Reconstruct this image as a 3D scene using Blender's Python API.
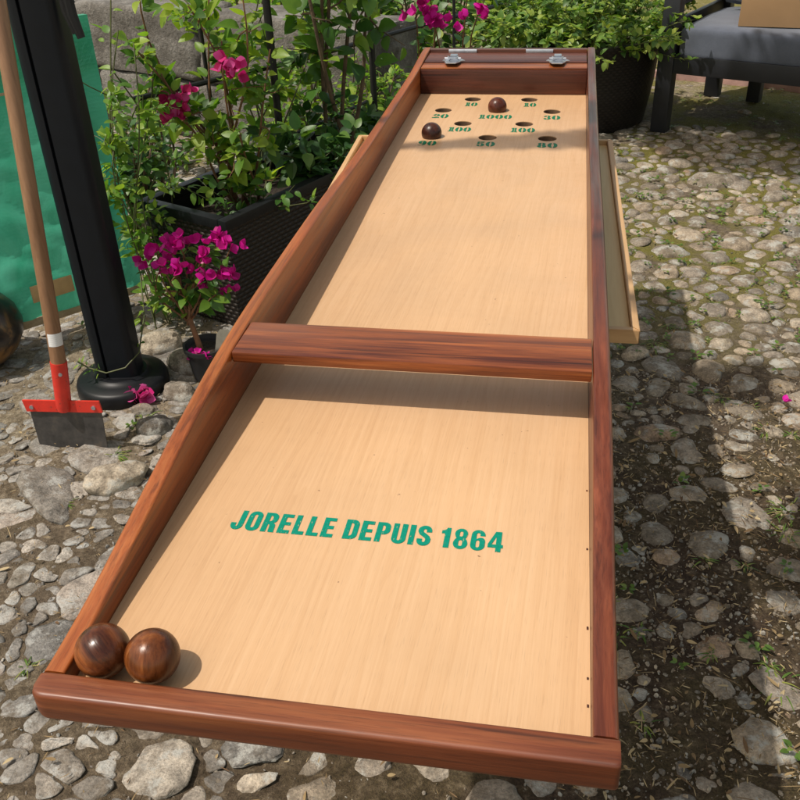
import bpy, bmesh, math, random
import numpy as np
from mathutils import Vector, Matrix, Euler, noise as mnoise

for o in list(bpy.data.objects):
    bpy.data.objects.remove(o)
S = bpy.context.scene
COL = S.collection
RAD = math.radians

# ------------------------------------------------------------------ camera
cam_d = bpy.data.cameras.new('camera')
cam = bpy.data.objects.new('camera', cam_d)
COL.objects.link(cam)
cam_d.sensor_fit = 'HORIZONTAL'
cam_d.sensor_width = 36.0
cam_d.lens = 36.0 * 905.68 / 800.0
cam_d.clip_start = 0.02
cam_d.clip_end = 400
_yaw, _pit, _rol = 0.191003, -0.565183, 0.0409833
_R = Matrix.Rotation(_yaw, 3, 'Z') @ Matrix.Rotation(_pit, 3, 'X') @ Matrix.Rotation(_rol, 3, 'Y')
_R = _R @ Matrix.Rotation(RAD(90), 3, 'X')
cam.matrix_world = Matrix.Translation((0.38973, -0.46638, 0.61771)) @ _R.to_4x4()
S.camera = cam
S.render.resolution_x = 1024
S.render.resolution_y = 1024

# ------------------------------------------------------------------ light
SUN_FROM = Vector((-0.44, -0.26, 1.0)).normalized()
world = bpy.data.worlds.new('World')
S.world = world
world.use_nodes = True
wn = world.node_tree
wn.nodes.clear()
wo = wn.nodes.new('ShaderNodeOutputWorld')
wb = wn.nodes.new('ShaderNodeBackground')
ws = wn.nodes.new('ShaderNodeTexSky')
ws.sky_type = 'NISHITA'
ws.sun_disc = False
ws.sun_elevation = math.asin(SUN_FROM.z)
ws.sun_rotation = math.atan2(SUN_FROM.x, SUN_FROM.y)
ws.altitude = 200
ws.dust_density = 1.5
wb.inputs['Strength'].default_value = 0.15
wt = wn.nodes.new('ShaderNodeMix'); wt.data_type = 'RGBA'; wt.blend_type = 'MULTIPLY'
wt.inputs[0].default_value = 1.0
wt.inputs[7].default_value = (1.27, 1.0, 0.67, 1)          # white balance of the open shade
wn.links.new(ws.outputs[0], wt.inputs[6])
wn.links.new(wt.outputs[2], wb.inputs[0])
wn.links.new(wb.outputs[0], wo.inputs[0])
sun_d = bpy.data.lights.new('sun', 'SUN')
sun_d.energy = 2.8
sun_d.angle = RAD(0.7)
sun_d.color = (1.0, 0.945, 0.86)
sun = bpy.data.objects.new('sun', sun_d)
COL.objects.link(sun)
sun.rotation_euler = (-SUN_FROM).to_track_quat('-Z', 'Y').to_euler()
sun.location = (-4, -3, 9)
S.view_settings.view_transform = 'Standard'
S.view_settings.look = 'None'
S.view_settings.exposure = 0.52
S.view_settings.gamma = 1.0
S.view_settings.use_curve_mapping = False

GZ = -0.75                     # ground level; the playing board lies at z = 0
rng = random.Random(7)
nrng = np.random.default_rng(11)

# ------------------------------------------------------------------ helpers
def tag(o, label=None, cat=None, group=None, kind=None):
    if label: o['label'] = label
    if cat: o['category'] = cat
    if group: o['group'] = group
    if kind: o['kind'] = kind
    return o

def thing(name, loc, label, cat, group=None, rz=0.0):
    o = bpy.data.objects.new(name, None)
    o.empty_display_size = 0.05
    o.location = loc
    o.rotation_euler = (0, 0, rz)
    COL.objects.link(o)
    return tag(o, label, cat, group)

class MB:
    """collects geometry in world coordinates, then links it as ONE mesh object"""
    def __init__(s):
        s.v = []; s.f = []; s.t = []; s.tt = 0.5
    def add(s, verts, faces, tint=None):
        b = len(s.v)
        s.v.extend([tuple(p) for p in verts])
        s.f.extend([tuple(i + b for i in f) for f in faces])
        s.t.extend([s.tt if tint is None else tint] * len(verts))
    def box(s, lo, hi, bev=0.0, M=None, seg=2):
        bm = bmesh.new()
        bmesh.ops.create_cube(bm, size=1.0)
        for v in bm.verts:
            v.co = Vector([(lo[i] + hi[i]) / 2 + v.co[i] * (hi[i] - lo[i]) for i in range(3)])
        if bev > 0:
            bmesh.ops.bevel(bm, geom=list(bm.edges), offset=bev, segments=seg, profile=0.6, affect='EDGES', clamp_overlap=True)
        s.bm(bm, M)
    def bm(s, bm, M=None):
        bm.verts.ensure_lookup_table(); bm.verts.index_update()
        vs = [(M @ v.co) if M else v.co.copy() for v in bm.verts]
        s.add(vs, [[v.index for v in f.verts] for f in bm.faces])
        bm.free()
    def tube(s, pts, rad, n=8, caps=True, tint=None):
        pts = [Vector(p) for p in pts]
        if not hasattr(rad, '__len__'): rad = [rad] * len(pts)
        vs = []; fs = []
        prev = None
        for i, p in enumerate(pts):
            d = (pts[min(i + 1, len(pts) - 1)] - pts[max(i - 1, 0)]).normalized()
            if prev is None:
                a = Vector((0, 0, 1)) if abs(d.z) < 0.9 else Vector((1, 0, 0))
                u = d.cross(a).normalized()
            else:
                u = (prev - d * prev.dot(d)).normalized()
            w = d.cross(u); prev = u
            for k in range(n):
                an = 2 * math.pi * k / n
                vs.append(p + (u * math.cos(an) + w * math.sin(an)) * rad[i])
        for i in range(len(pts) - 1):
            for k in range(n):
                fs.append((i*n+k, i*n+(k+1) % n, (i+1)*n+(k+1) % n, (i+1)*n+k))
        if caps:
            fs.append(tuple(range(n - 1, -1, -1)))
            fs.append(tuple(range((len(pts)-1)*n, len(pts)*n)))
        s.add(vs, fs, tint)
    def lathe(s, prof, c, n=48, M=None):
        vs = []; fs = []
        for r, z in prof:
            for k in range(n):
                an = 2 * math.pi * k / n
                p = Vector((c[0] + r*math.cos(an), c[1] + r*math.sin(an), c[2] + z))
                vs.append(M @ p if M else p)
        m = len(prof)
        for i in range(m - 1):
            for k in range(n):
                fs.append((i*n+k, i*n+(k+1) % n, (i+1)*n+(k+1) % n, (i+1)*n+k))
        if prof[0][0] > 1e-5: fs.append(tuple(range(n - 1, -1, -1)))
        if prof[-1][0] > 1e-5: fs.append(tuple(range((m-1)*n, m*n)))
        s.add(vs, fs)
    def leaf(s, p, d, nrm, L, W, fold=0.25, curl=0.2, tint=None, wide=0.4):
        d = d.normalized()
        nrm = (nrm - d * nrm.dot(d))
        if nrm.length < 1e-4: nrm = d.orthogonal()
        nrm.normalize()
        sd = d.cross(nrm)
        vs = [p]; fs = []
        e = math.log(0.5) / math.log(wide)
        T = (0.14, 0.36, 0.60, 0.82)
        for t in T:
            w = 0.5 * math.sin(math.pi * t ** e) ** 0.8
            c = p + d*(t*L) - nrm*(curl*t*t*L)
            h = nrm*(fold*w*W*1.2)
            vs += [c - sd*(w*W) + h, c, c + sd*(w*W) + h]
        vs.append(p + d*L - nrm*(curl*L))
        fs = [(0, 2, 1), (0, 3, 2)]
        for k in range(3):
            a = 1 + 3*k
            fs += [(a, a+1, a+4, a+3), (a+1, a+2, a+5, a+4)]
        fs += [(10, 11, 13), (11, 12, 13)]
        s.add(vs, fs, tint)
    def build(s, name, mat, parent=None, smooth=True, angle=40, origin=None):
        if parent is not None:
            M = parent_matrix(parent).inverted()
        elif origin is not None:
            M = Matrix.Translation(-Vector(origin))
        else:
            M = Matrix.Identity(4)
        me = bpy.data.meshes.new(name)
        a = np.array(s.v, dtype=np.float64)
        Mn = np.array(M)
        a = a @ Mn[:3, :3].T + Mn[:3, 3]
        me.from_pydata(a.tolist(), [], s.f)
        if s.t:
            at = me.attributes.new('tint', 'FLOAT', 'POINT')
            at.data.foreach_set('value', np.array(s.t, dtype=np.float32))
        me.materials.append(mat)
        me.validate()
        if smooth:
            me.polygons.foreach_set('use_smooth', np.ones(len(me.polygons), dtype=bool))
            if angle < 180: me.set_sharp_from_angle(angle=RAD(angle))
        me.update()
        o = bpy.data.objects.new(name, me)
        COL.objects.link(o)
        if parent is not None: o.parent = parent
        elif origin is not None: o.location = origin
        return o

def parent_matrix(o):
    M = o.matrix_basis.copy()
    p = o.parent
    while p:
        M = p.matrix_basis @ M
        p = p.parent
    return M

def frame(o, u):
    """local x along u (2-D), local y to the left of it, origin o"""
    u = Vector((u[0], u[1], 0)).normalized()
    w = Vector((-u.y, u.x, 0))
    return Matrix(((u.x, w.x, 0, o[0]), (u.y, w.y, 0, o[1]), (0, 0, 1, o[2]), (0, 0, 0, 1)))

# ------------------------------------------------------------------ materials
def newmat(name):
    m = bpy.data.materials.new(name)
    m.use_nodes = True
    nt = m.node_tree
    b = nt.nodes['Principled BSDF']
    return m, nt, b
def nd(nt, t, **kw):
    n = nt.nodes.new(t)
    for k, v in kw.items():
        if k in n.inputs.keys(): n.inputs[k].default_value = v
        else: setattr(n, k, v)
    return n
def L(nt, a, b): nt.links.new(a, b)
def ramp(nt, fac, stops, interp='LINEAR'):
    r = nt.nodes.new('ShaderNodeValToRGB')
    r.color_ramp.interpolation = interp
    e = r.color_ramp.elements
    while len(e) < len(stops): e.new(0.5)
    for i, (p, c) in enumerate(stops):
        e[i].position = p
        e[i].color = (c[0], c[1], c[2], 1) if hasattr(c, '__len__') else (c, c, c, 1)
    L(nt, fac, r.inputs[0])
    return r.outputs[0]
def mix(nt, fac, a, b, mode='MIX'):
    m = nt.nodes.new('ShaderNodeMix')
    m.data_type = 'RGBA'; m.blend_type = mode
    for s, v in ((m.inputs[0], fac), (m.inputs[6], a), (m.inputs[7], b)):
        if hasattr(v, 'is_linked') or hasattr(v, 'links'): L(nt, v, s)
        elif hasattr(v, '__len__'): s.default_value = (v[0], v[1], v[2], 1)
        else: s.default_value = v
    return m.outputs[2]
def coords(nt, scale=(1, 1, 1), kind='Object', loc=(0, 0, 0)):
    t = nt.nodes.new('ShaderNodeTexCoord')
    m = nt.nodes.new('ShaderNodeMapping')
    m.inputs['Scale'].default_value = scale
    m.inputs['Location'].default_value = loc
    L(nt, t.outputs[kind], m.inputs[0])
    return m.outputs[0]
def noise(nt, vec, scale, detail=4, rough=0.55, dist=0.0, out=0):
    n = nd(nt, 'ShaderNodeTexNoise')
    n.inputs['Scale'].default_value = scale
    n.inputs['Detail'].default_value = detail
    n.inputs['Roughness'].default_value = rough
    n.inputs['Distortion'].default_value = dist
    L(nt, vec, n.inputs['Vector'])
    return n.outputs[out]
def bump(nt, b, h, strength=0.2, dist=0.002):
    n = nd(nt, 'ShaderNodeBump')
    n.inputs['Strength'].default_value = strength
    n.inputs['Distance'].default_value = dist
    L(nt, h, n.inputs['Height'])
    L(nt, n.outputs[0], b.inputs['Normal'])
    return n
def math_(nt, op, a, b=0.0):
    n = nt.nodes.new('ShaderNodeMath'); n.operation = op
    for i, v in enumerate((a, b)):
        if hasattr(v, 'links'): L(nt, v, n.inputs[i])
        else: n.inputs[i].default_value = v
    return n.outputs[0]

def simple(name, col, rough=0.5, metal=0.0, var=0.25, nscale=14.0, bstr=0.15, bscale=60.0, bdist=0.002, spec=0.5):
    m, nt, b = newmat(name)
    v = coords(nt)
    n = noise(nt, v, nscale, 5)
    lo = [c * (1 - var) for c in col]; hi = [min(1, c * (1 + var)) for c in col]
    L(nt, ramp(nt, n, [(0.3, lo), (0.7, hi)]), b.inputs['Base Color'])
    b.inputs['Roughness'].default_value = rough
    b.inputs['Metallic'].default_value = metal
    b.inputs['Specular IOR Level'].default_value = spec
    bump(nt, b, noise(nt, v, bscale, 4), bstr, bdist)
    return m

def varnished_wood(name, axis, dark, mid, light, off=0.0, rough=0.42, streak=1.0):
    m, nt, b = newmat(name)
    ot = [1.0, 1.0, 1.0]; ot[axis] = 0.055
    v = coords(nt, ot, loc=(off, off * .7, off * .3))
    big = noise(nt, v, 7.0, 3, 0.5, 0.5)
    med = noise(nt, v, 30.0, 4, 0.55, 0.9)
    ot2 = [1.0, 1.0, 1.0]; ot2[axis] = 0.022
    fine = noise(nt, coords(nt, ot2, loc=(off, 0, off)), 230.0, 4, 0.6)
    pore = noise(nt, coords(nt, [q if q < 1 else 1.0 for q in ot]), 700.0, 2, 0.5)
    t = math_(nt, 'ADD', math_(nt, 'ADD', math_(nt, 'MULTIPLY', med, 0.42 * streak), math_(nt, 'MULTIPLY', big, 0.42)), math_(nt, 'MULTIPLY', fine, 0.24))
    lo, hi = 0.5 * (0.66 + 0.42 * streak) - 0.17, 0.5 * (0.66 + 0.42 * streak) + 0.17
    c = ramp(nt, t, [(lo + .02, dark), ((lo + hi) / 2, mid), (hi - .02, light)])
    c = mix(nt, 1.0, c, ramp(nt, pore, [(0.34, 0.80), (0.44, 1.0)]), 'MULTIPLY')
    ot3 = [1.0, 1.0, 1.0]; ot3[axis] = 0.03
    lines = noise(nt, coords(nt, ot3, loc=(off, off, 0)), 120.0, 3, 0.5, 0.4)
    c = mix(nt, 1.0, c, ramp(nt, lines, [(0.32, 1 - (.40 * min(streak, 1.5) if streak < 2 else .28)), (0.42, 0.92), (0.60, 1.0), (0.70, 1.18)]), 'MULTIPLY')
    bl = noise(nt, coords(nt, [1, 1, 1]), 3.6, 3)
    c = mix(nt, 1.0, c, ramp(nt, bl, [(0.3, 0.78), (0.7, 1.10)]), 'MULTIPLY')
    L(nt, c, b.inputs['Base Color'])
    L(nt, ramp(nt, math_(nt, 'ADD', math_(nt, 'MULTIPLY', fine, 0.5), math_(nt, 'MULTIPLY', bl, 0.5)), [(0.35, rough - 0.10), (0.65, rough + 0.16)]), b.inputs['Roughness'])
    b.inputs['Coat Weight'].default_value = 0.10
    b.inputs['Coat Roughness'].default_value = 0.30
    bump(nt, b, math_(nt, 'ADD', math_(nt, 'ADD', pore, fine), lines), 0.22, 0.0006)
    return m

RW_D, RW_M, RW_L = (0.120, 0.022, 0.004), (0.310, 0.074, 0.011), (0.46, 0.150, 0.030)
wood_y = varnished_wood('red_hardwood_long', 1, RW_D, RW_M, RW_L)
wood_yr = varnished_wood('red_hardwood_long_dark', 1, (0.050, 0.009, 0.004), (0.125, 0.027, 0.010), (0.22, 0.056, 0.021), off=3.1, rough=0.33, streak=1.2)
wood_x = varnished_wood('red_hardwood_across', 0, (0.085, 0.015, 0.004), (0.265, 0.066, 0.014), (0.45, 0.155, 0.042), off=1.7, streak=1.6)
wood_end = varnished_wood('red_hardwood_end', 0, (0.055, 0.011, 0.004), (0.150, 0.035, 0.010), (0.26, 0.078, 0.023), off=5.2, streak=1.4)
wood_dark = varnished_wood('dark_red_hardwood', 0, (0.035, 0.007, 0.003), (0.080, 0.017, 0.007), (0.15, 0.038, 0.015), off=2.3, streak=1.2)
ball_mats = []
for i, (d, m_, l) in enumerate([((0.040, 0.009, 0.003), (0.125, 0.032, 0.008), (0.29, 0.092, 0.024)),
                               ((0.062, 0.014, 0.003), (0.185, 0.052, 0.011), (0.40, 0.148, 0.038)),
                               ((0.016, 0.005, 0.004), (0.036, 0.010, 0.006), (0.070, 0.022, 0.012)),
                               ((0.035, 0.008, 0.004), (0.080, 0.018, 0.008), (0.14, 0.040, 0.018))]):
    mm = varnished_wood('turned_ball_wood', 1, d, m_, l, off=i * 2.17, rough=0.30, streak=2.3)
    mm.node_tree.nodes['Principled BSDF'].inputs['Specular IOR Level'].default_value = 0.35
    mm.node_tree.nodes['Principled BSDF'].inputs['Coat Weight'].default_value = 0.08
    ball_mats.append(mm)

def beech():
    m, nt, b = newmat('beech_board')
    # laminate print: grain runs along y with a slight slant and long cathedral figures
    v0 = coords(nt)
    rot = nt.nodes.new('ShaderNodeMapping'); rot.inputs['Rotation'].default_value = (0, 0, 0.035)
    L(nt, v0, rot.inputs[0]); vr = rot.outputs[0]
    def sc(x, y, z=1.0):
        q = nt.nodes.new('ShaderNodeMapping'); q.inputs['Scale'].default_value = (x, y, z); L(nt, vr, q.inputs[0]); return q.outputs[0]
    warp = noise(nt, sc(1.0, 0.16), 6.5, 3, 0.5)
    sep = nd(nt, 'ShaderNodeSeparateXYZ'); L(nt, vr, sep.inputs[0])
    ph = math_(nt, 'ADD', math_(nt, 'MULTIPLY', sep.outputs[0], 62.0), math_(nt, 'MULTIPLY', warp, 11.0))
    ring = math_(nt, 'FRACT', ph)
    ring = math_(nt, 'MULTIPLY', ring, ring)
    n_l = noise(nt, sc(1.0, 0.012), 430.0, 3, 0.6)
    n_m = noise(nt, sc(1.0, 0.03), 70.0, 3, 0.55)
    n_w = noise(nt, sc(1.0, 0.05), 8.0, 2)
    fleck = noise(nt, sc(1.0, 0.035), 1300.0, 1, 0.5)
    t = math_(nt, 'ADD', math_(nt, 'ADD', math_(nt, 'MULTIPLY', n_l, 0.42), math_(nt, 'MULTIPLY', n_m, 0.15)),
              math_(nt, 'ADD', math_(nt, 'MULTIPLY', n_w, 0.30), math_(nt, 'MULTIPLY', ring, -0.075)))
    c = ramp(nt, t, [(0.18, (0.475, 0.277, 0.138)), (0.40, (0.550, 0.340, 0.182)), (0.62, (0.605, 0.394, 0.228))])
    c = mix(nt, 0.8, c, ramp(nt, fleck, [(0.28, 0.86), (0.40, 1.0)]), 'MULTIPLY')
    spk = noise(nt, v0, 115.0, 2, 0.5)
    c = mix(nt, ramp(nt, spk, [(0.765, 0.0), (0.79, 0.75)]), c, (0.16, 0.085, 0.04))
    smu = noise(nt, v0, 5.0, 4, 0.6)
    c = mix(nt, 1.0, c, ramp(nt, smu, [(0.3, 0.93), (0.7, 1.04)]), 'MULTIPLY')
    L(nt, c, b.inputs['Base Color'])
    L(nt, ramp(nt, noise(nt, v0, 9.0, 6, 0.7), [(0.35, 0.34), (0.65, 0.50)]), b.inputs['Roughness'])
    b.inputs['Roughness'].default_value = 0.40
    b.inputs['Specular IOR Level'].default_value = 0.4
    bump(nt, b, math_(nt, 'ADD', fleck, n_l), 0.06, 0.0003)
    return m
beech_m = beech()

def pale_wood(name, axis, cols, off=0.0, rough=0.5):
    m, nt, b = newmat(name)
    sc = [1.0, 1.0, 1.0]; sc[axis] = 0.06
    v = coords(nt, sc, loc=(off, off, off))
    n1 = noise(nt, v, 26.0, 5, 0.6, 0.6)
    n2 = noise(nt, v, 180.0, 4, 0.6)
    t = math_(nt, 'ADD', math_(nt, 'MULTIPLY', n1, 0.65), math_(nt, 'MULTIPLY', n2, 0.4))
    L(nt, ramp(nt, t, [(0.3, cols[0]), (0.55, cols[1]), (0.78, cols[2])]), b.inputs['Base Color'])
    b.inputs['Roughness'].default_value = rough
    bump(nt, b, n2, 0.15, 0.0006)
    return m
PW = ((0.42, 0.235, 0.10), (0.52, 0.315, 0.15), (0.60, 0.385, 0.20))
pale_y = pale_wood('pale_wood_long', 1, PW)
pale_x = pale_wood('pale_wood_across', 0, PW, 1.3)
tray_floor_m = pale_wood('tray_plywood', 1, ((0.60, 0.40, 0.17), (0.67, 0.48, 0.22), (0.72, 0.54, 0.28)), 2.2)
plank_m = pale_wood('grey_plank', 0, ((0.32, 0.22, 0.12), (0.46, 0.34, 0.21), (0.58, 0.45, 0.30)), 4.0, 0.75)
handle_m = pale_wood('ash_handle', 2, ((0.17, 0.085, 0.042), (0.26, 0.138, 0.072), (0.35, 0.20, 0.11)), 3.3, 0.45)

def ink_mat(name, c0, c1):
    m, nt, b = newmat(name)
    v = coords(nt)
    c = ramp(nt, noise(nt, v, 260, 4), [(0.3, c0), (0.7, c1)])
    worn = ramp(nt, noise(nt, coords(nt, (1, .25, 1)), 620, 3, 0.6), [(0.645, 0.0), (0.70, 0.75)])
    L(nt, mix(nt, worn, c, (0.52, 0.34, 0.18)), b.inputs['Base Color'])
    b.inputs['Roughness'].default_value = 0.5
    b.inputs['Specular IOR Level'].default_value = 0.2
    return m
ink = ink_mat('green_ink', (0.0, 0.175, 0.110), (0.0, 0.225, 0.150))
ink_far = ink_mat('dark_green_ink', (0.0, 0.115, 0.050), (0.001, 0.165, 0.078))
lining_m = simple('raw_hole_edge', (0.12, 0.066, 0.033), 0.85, 0, 0.3, 90, 0.3, 300, 0.0006)
steel = simple('zinc_steel', (0.46, 0.49, 0.54), 0.33, 0.8, 0.15, 60, 0.1, 400, 0.0005)
blade_m, nt, b = newmat('dull_blade_steel')
v = coords(nt)
L(nt, ramp(nt, noise(nt, v, 22, 6, 0.65), [(0.3, (0.035, 0.033, 0.034)), (0.55, (0.075, 0.07, 0.068)), (0.75, (0.14, 0.115, 0.09))]), b.inputs['Base Color'])
b.inputs['Metallic'].default_value = 0.35
b.inputs['Roughness'].default_value = 0.6
bump(nt, b, noise(nt, v, 120, 5), 0.2, 0.001)
red_paint = simple('red_paint', (0.62, 0.035, 0.022), 0.36, 0.0, 0.12, 30, 0.08, 150, 0.0006)
nt = red_paint.node_tree; b = nt.nodes['Principled BSDF']
src = b.inputs['Base Color'].links[0].from_socket
v = coords(nt)
L(nt, mix(nt, ramp(nt, noise(nt, v, 95, 6, 0.7), [(0.60, 0.0), (0.66, 0.85)]), src, (0.16, 0.045, 0.03)), b.inputs['Base Color'])
black_paint = simple('black_powder_coat', (0.0045, 0.0066, 0.0105), 0.5, 0.0, 0.15, 20, 0.06, 700, 0.0004, spec=0.3)
black_gloss = simple('black_plastic', (0.0075, 0.008, 0.010), 0.45, 0.0, 0.2, 30, 0.05, 300, 0.0006, spec=0.3)
black_mat = simple('black_strap', (0.006, 0.006, 0.007), 0.7)
sofa_frame_m = simple('charcoal_metal', (0.0105, 0.0115, 0.0155), 0.5, 0.0, 0.15, 20, 0.05, 500, 0.0004)
iron_m = simple('black_iron', (0.010, 0.010, 0.011), 0.5, 0.2, 0.3, 30, 0.3, 90, 0.002)
pot_black = simple('black_nursery_pot', (0.018, 0.018, 0.020), 0.45)
soil_m = simple('potting_soil', (0.030, 0.020, 0.013), 0.95, 0, 0.6, 60, 1.0, 90, 0.02)
white_sticker, nt, b = newmat('white_sticker')
v = coords(nt, (1, 1, 1))
br = nd(nt, 'ShaderNodeTexWave', wave_type='BANDS', bands_direction='Z')
br.inputs['Scale'].default_value = 95; br.inputs['Distortion'].default_value = 2.0
L(nt, v, br.inputs['Vector'])
L(nt, ramp(nt, br.outputs['Fac'], [(0.02, (0.50, 0.50, 0.52)), (0.25, (0.72, 0.72, 0.72))]), b.inputs['Base Color'])
b.inputs['Roughness'].default_value = 0.5
bark_m = simple('bark', (0.115, 0.075, 0.045), 0.85, 0, 0.45, 30, 0.6, 80, 0.004)
green_stem = simple('green_stem', (0.075, 0.085, 0.025), 0.6, 0, 0.3, 30, 0.2, 90, 0.001)
red_stem = simple('woody_red_stem', (0.16, 0.075, 0.035), 0.7, 0, 0.35, 40, 0.4, 120, 0.002)
cardboard = simple('cardboard', (0.36, 0.215, 0.105), 0.8, 0, 0.08, 6, 0.1, 200, 0.0008)
kraft_m = simple('kraft_tape', (0.52, 0.34, 0.16), 0.6, 0, 0.12, 30, 0.1, 200, 0.0006)
tag_paper = simple('plant_tag', (0.50, 0.47, 0.40), 0.6, 0, 0.15, 40)

def fabric(name, col):
    m, nt, b = newmat(name)
    v = coords(nt)
    n = noise(nt, v, 5.0, 5, 0.6)
    f = noise(nt, v, 520.0, 2)
    c = ramp(nt, n, [(0.35, [x * .75 for x in col]), (0.7, [x * 1.25 for x in col])])
    c = mix(nt, 0.6, c, ramp(nt, f, [(0.3, 0.65), (0.7, 1.25)]), 'MULTIPLY')
    L(nt, c, b.inputs['Base Color'])
    b.inputs['Roughness'].default_value = 0.9
    b.inputs['Sheen Weight'].default_value = 0.3
    bump(nt, b, f, 0.4, 0.001)
    return m
cushion_m = fabric('slate_fabric', (0.082, 0.094, 0.125))
pillow_m = fabric('light_grey_fabric', (0.28, 0.29, 0.31))

def leafmat(name, stops, trans=0.35, rough=0.42, tcol=1.6, spec=0.4):
    m, nt, b = newmat(name)
    a = nd(nt, 'ShaderNodeAttribute', attribute_name='tint')
    v = coords(nt)
    n = noise(nt, v, 70.0, 3)
    f = math_(nt, 'ADD', a.outputs['Fac'], math_(nt, 'MULTIPLY', math_(nt, 'SUBTRACT', n, 0.5), 0.25))
    c = ramp(nt, f, stops)
    L(nt, c, b.inputs['Base Color'])
    b.inputs['Roughness'].default_value = rough
    b.inputs['Specular IOR Level'].default_value = spec
    bump(nt, b, n, 0.25, 0.002)
    t = nd(nt, 'ShaderNodeBsdfTranslucent')
    tc = mix(nt, 1.0, c, (tcol, tcol * 1.05, tcol * .45), 'MULTIPLY') if tcol else c
    L(nt, tc, t.inputs['Color'])
    ms = nd(nt, 'ShaderNodeMixShader')
    ms.inputs[0].default_value = trans
    L(nt, b.outputs[0], ms.inputs[1]); L(nt, t.outputs[0], ms.inputs[2])
    L(nt, ms.outputs[0], nt.nodes['Material Output'].inputs[0])
    return m
leaf_mid = leafmat('leaf_mid_green', [(0.0, (0.028, 0.082, 0.014)), (0.5, (0.080, 0.185, 0.026)), (1.0, (0.23, 0.33, 0.036))])
leaf_fresh = leafmat('leaf_fresh_green', [(0.0, (0.040, 0.105, 0.014)), (0.5, (0.125, 0.245, 0.028)), (1.0, (0.31, 0.40, 0.045))], 0.48)
leaf_dark = leafmat('leaf_dark_green', [(0.0, (0.018, 0.055, 0.016)), (0.5, (0.042, 0.110, 0.026)), (1.0, (0.11, 0.20, 0.034))], 0.3)
leaf_lime = leafmat('leaf_lime_green', [(0.0, (0.055, 0.140, 0.022)), (0.5, (0.140, 0.265, 0.042)), (1.0, (0.31, 0.41, 0.06))], 0.45)
leaf_mint = leafmat('leaf_mint_green', [(0.0, (0.035, 0.090, 0.018)), (0.5, (0.140, 0.250, 0.048)), (1.0, (0.34, 0.40, 0.075))], 0.38)
petal_m = leafmat('magenta_bract', [(0.0, (0.40, 0.004, 0.15)), (0.5, (0.62, 0.004, 0.29)), (0.92, (0.74, 0.02, 0.42)), (1.0, (0.70, 0.22, 0.42))], 0.35, 0.6, 0)
petal_red = leafmat('crimson_bract', [(0.0, (0.38, 0.010, 0.085)), (0.5, (0.60, 0.020, 0.20)), (1.0, (0.74, 0.12, 0.40))], 0.35, 0.6, 0)
grass_m = leafmat('weed_green', [(0.0, (0.06, 0.11, 0.02)), (0.5, (0.12, 0.21, 0.035)), (1.0, (0.30, 0.30, 0.07))], 0.3)
straw_m = leafmat('dry_straw', [(0.0, (0.12, 0.065, 0.03)), (0.5, (0.30, 0.21, 0.10)), (1.0, (0.48, 0.38, 0.22))], 0.15, 0.8, 0)

# stones: colour by per-stone tint, speckled, a little lichen
def stone_mat():
    m, nt, b = newmat('river_stone')
    a = nd(nt, 'ShaderNodeAttribute', attribute_name='tint')
    v = coords(nt)
    base = ramp(nt, a.outputs['Fac'], [(0.0, (0.155, 0.142, 0.126)), (0.16, (0.264, 0.222, 0.170)), (0.36, (0.207, 0.170, 0.127)),
                                       (0.55, (0.339, 0.268, 0.189)), (0.72, (0.272, 0.229, 0.183)), (0.86, (0.427, 0.355, 0.264)), (1.0, (0.315, 0.214, 0.138))])
    n1 = noise(nt, v, 30.0, 6, 0.65)
    n2 = noise(nt, v, 190.0, 5, 0.7)
    c = mix(nt, 1.0, base, ramp(nt, n1, [(0.30, 0.45), (0.5, 1.0), (0.72, 1.42)]), 'MULTIPLY')
    c = mix(nt, 0.75, c, ramp(nt, n2, [(0.30, 0.42), (0.5, 1.0), (0.70, 1.5)]), 'MULTIPLY')
    li = noise(nt, v, 16.0, 7, 0.72)
    c = mix(nt, ramp(nt, li, [(0.52, 0.0), (0.60, 0.8)]), c, (0.44, 0.43, 0.385))
    mo = noise(nt, coords(nt, loc=(7, 3, 1)), 5.0, 6, 0.7)
    c = mix(nt, ramp(nt, mo, [(0.60, 0.0), (0.74, 0.55)]), c, (0.16, 0.13, 0.045))
    sx = nd(nt, 'ShaderNodeSeparateXYZ'); L(nt, v, sx.inputs[0])
    gl = nd(nt, 'ShaderNodeMapRange'); gl.inputs[1].default_value = 0.1; gl.inputs[2].default_value = -0.5; gl.inputs[4].default_value = 0.6
    L(nt, sx.outputs[0], gl.inputs[0])
    hs = nd(nt, 'ShaderNodeHueSaturation'); hs.inputs['Saturation'].default_value = 0.25; hs.inputs['Value'].default_value = 0.98
    L(nt, c, hs.inputs['Color'])
    c = mix(nt, gl.outputs[0], c, hs.outputs[0])
    dn = noise(nt, coords(nt, loc=(2, 8, 5)), 26.0, 6, 0.75)
    c = mix(nt, ramp(nt, dn, [(0.50, 0.0), (0.66, 0.72)]), c, (0.125, 0.094, 0.062))
    L(nt, c, b.inputs['Base Color'])
    b.inputs['Roughness'].default_value = 0.82
    b.inputs['Specular IOR Level'].default_value = 0.3
    bump(nt, b, math_(nt, 'ADD', math_(nt, 'MULTIPLY', n1, 1.0), math_(nt, 'MULTIPLY', n2, 0.7)), 0.9, 0.008)
    return m
stone_m = stone_mat()

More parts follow.
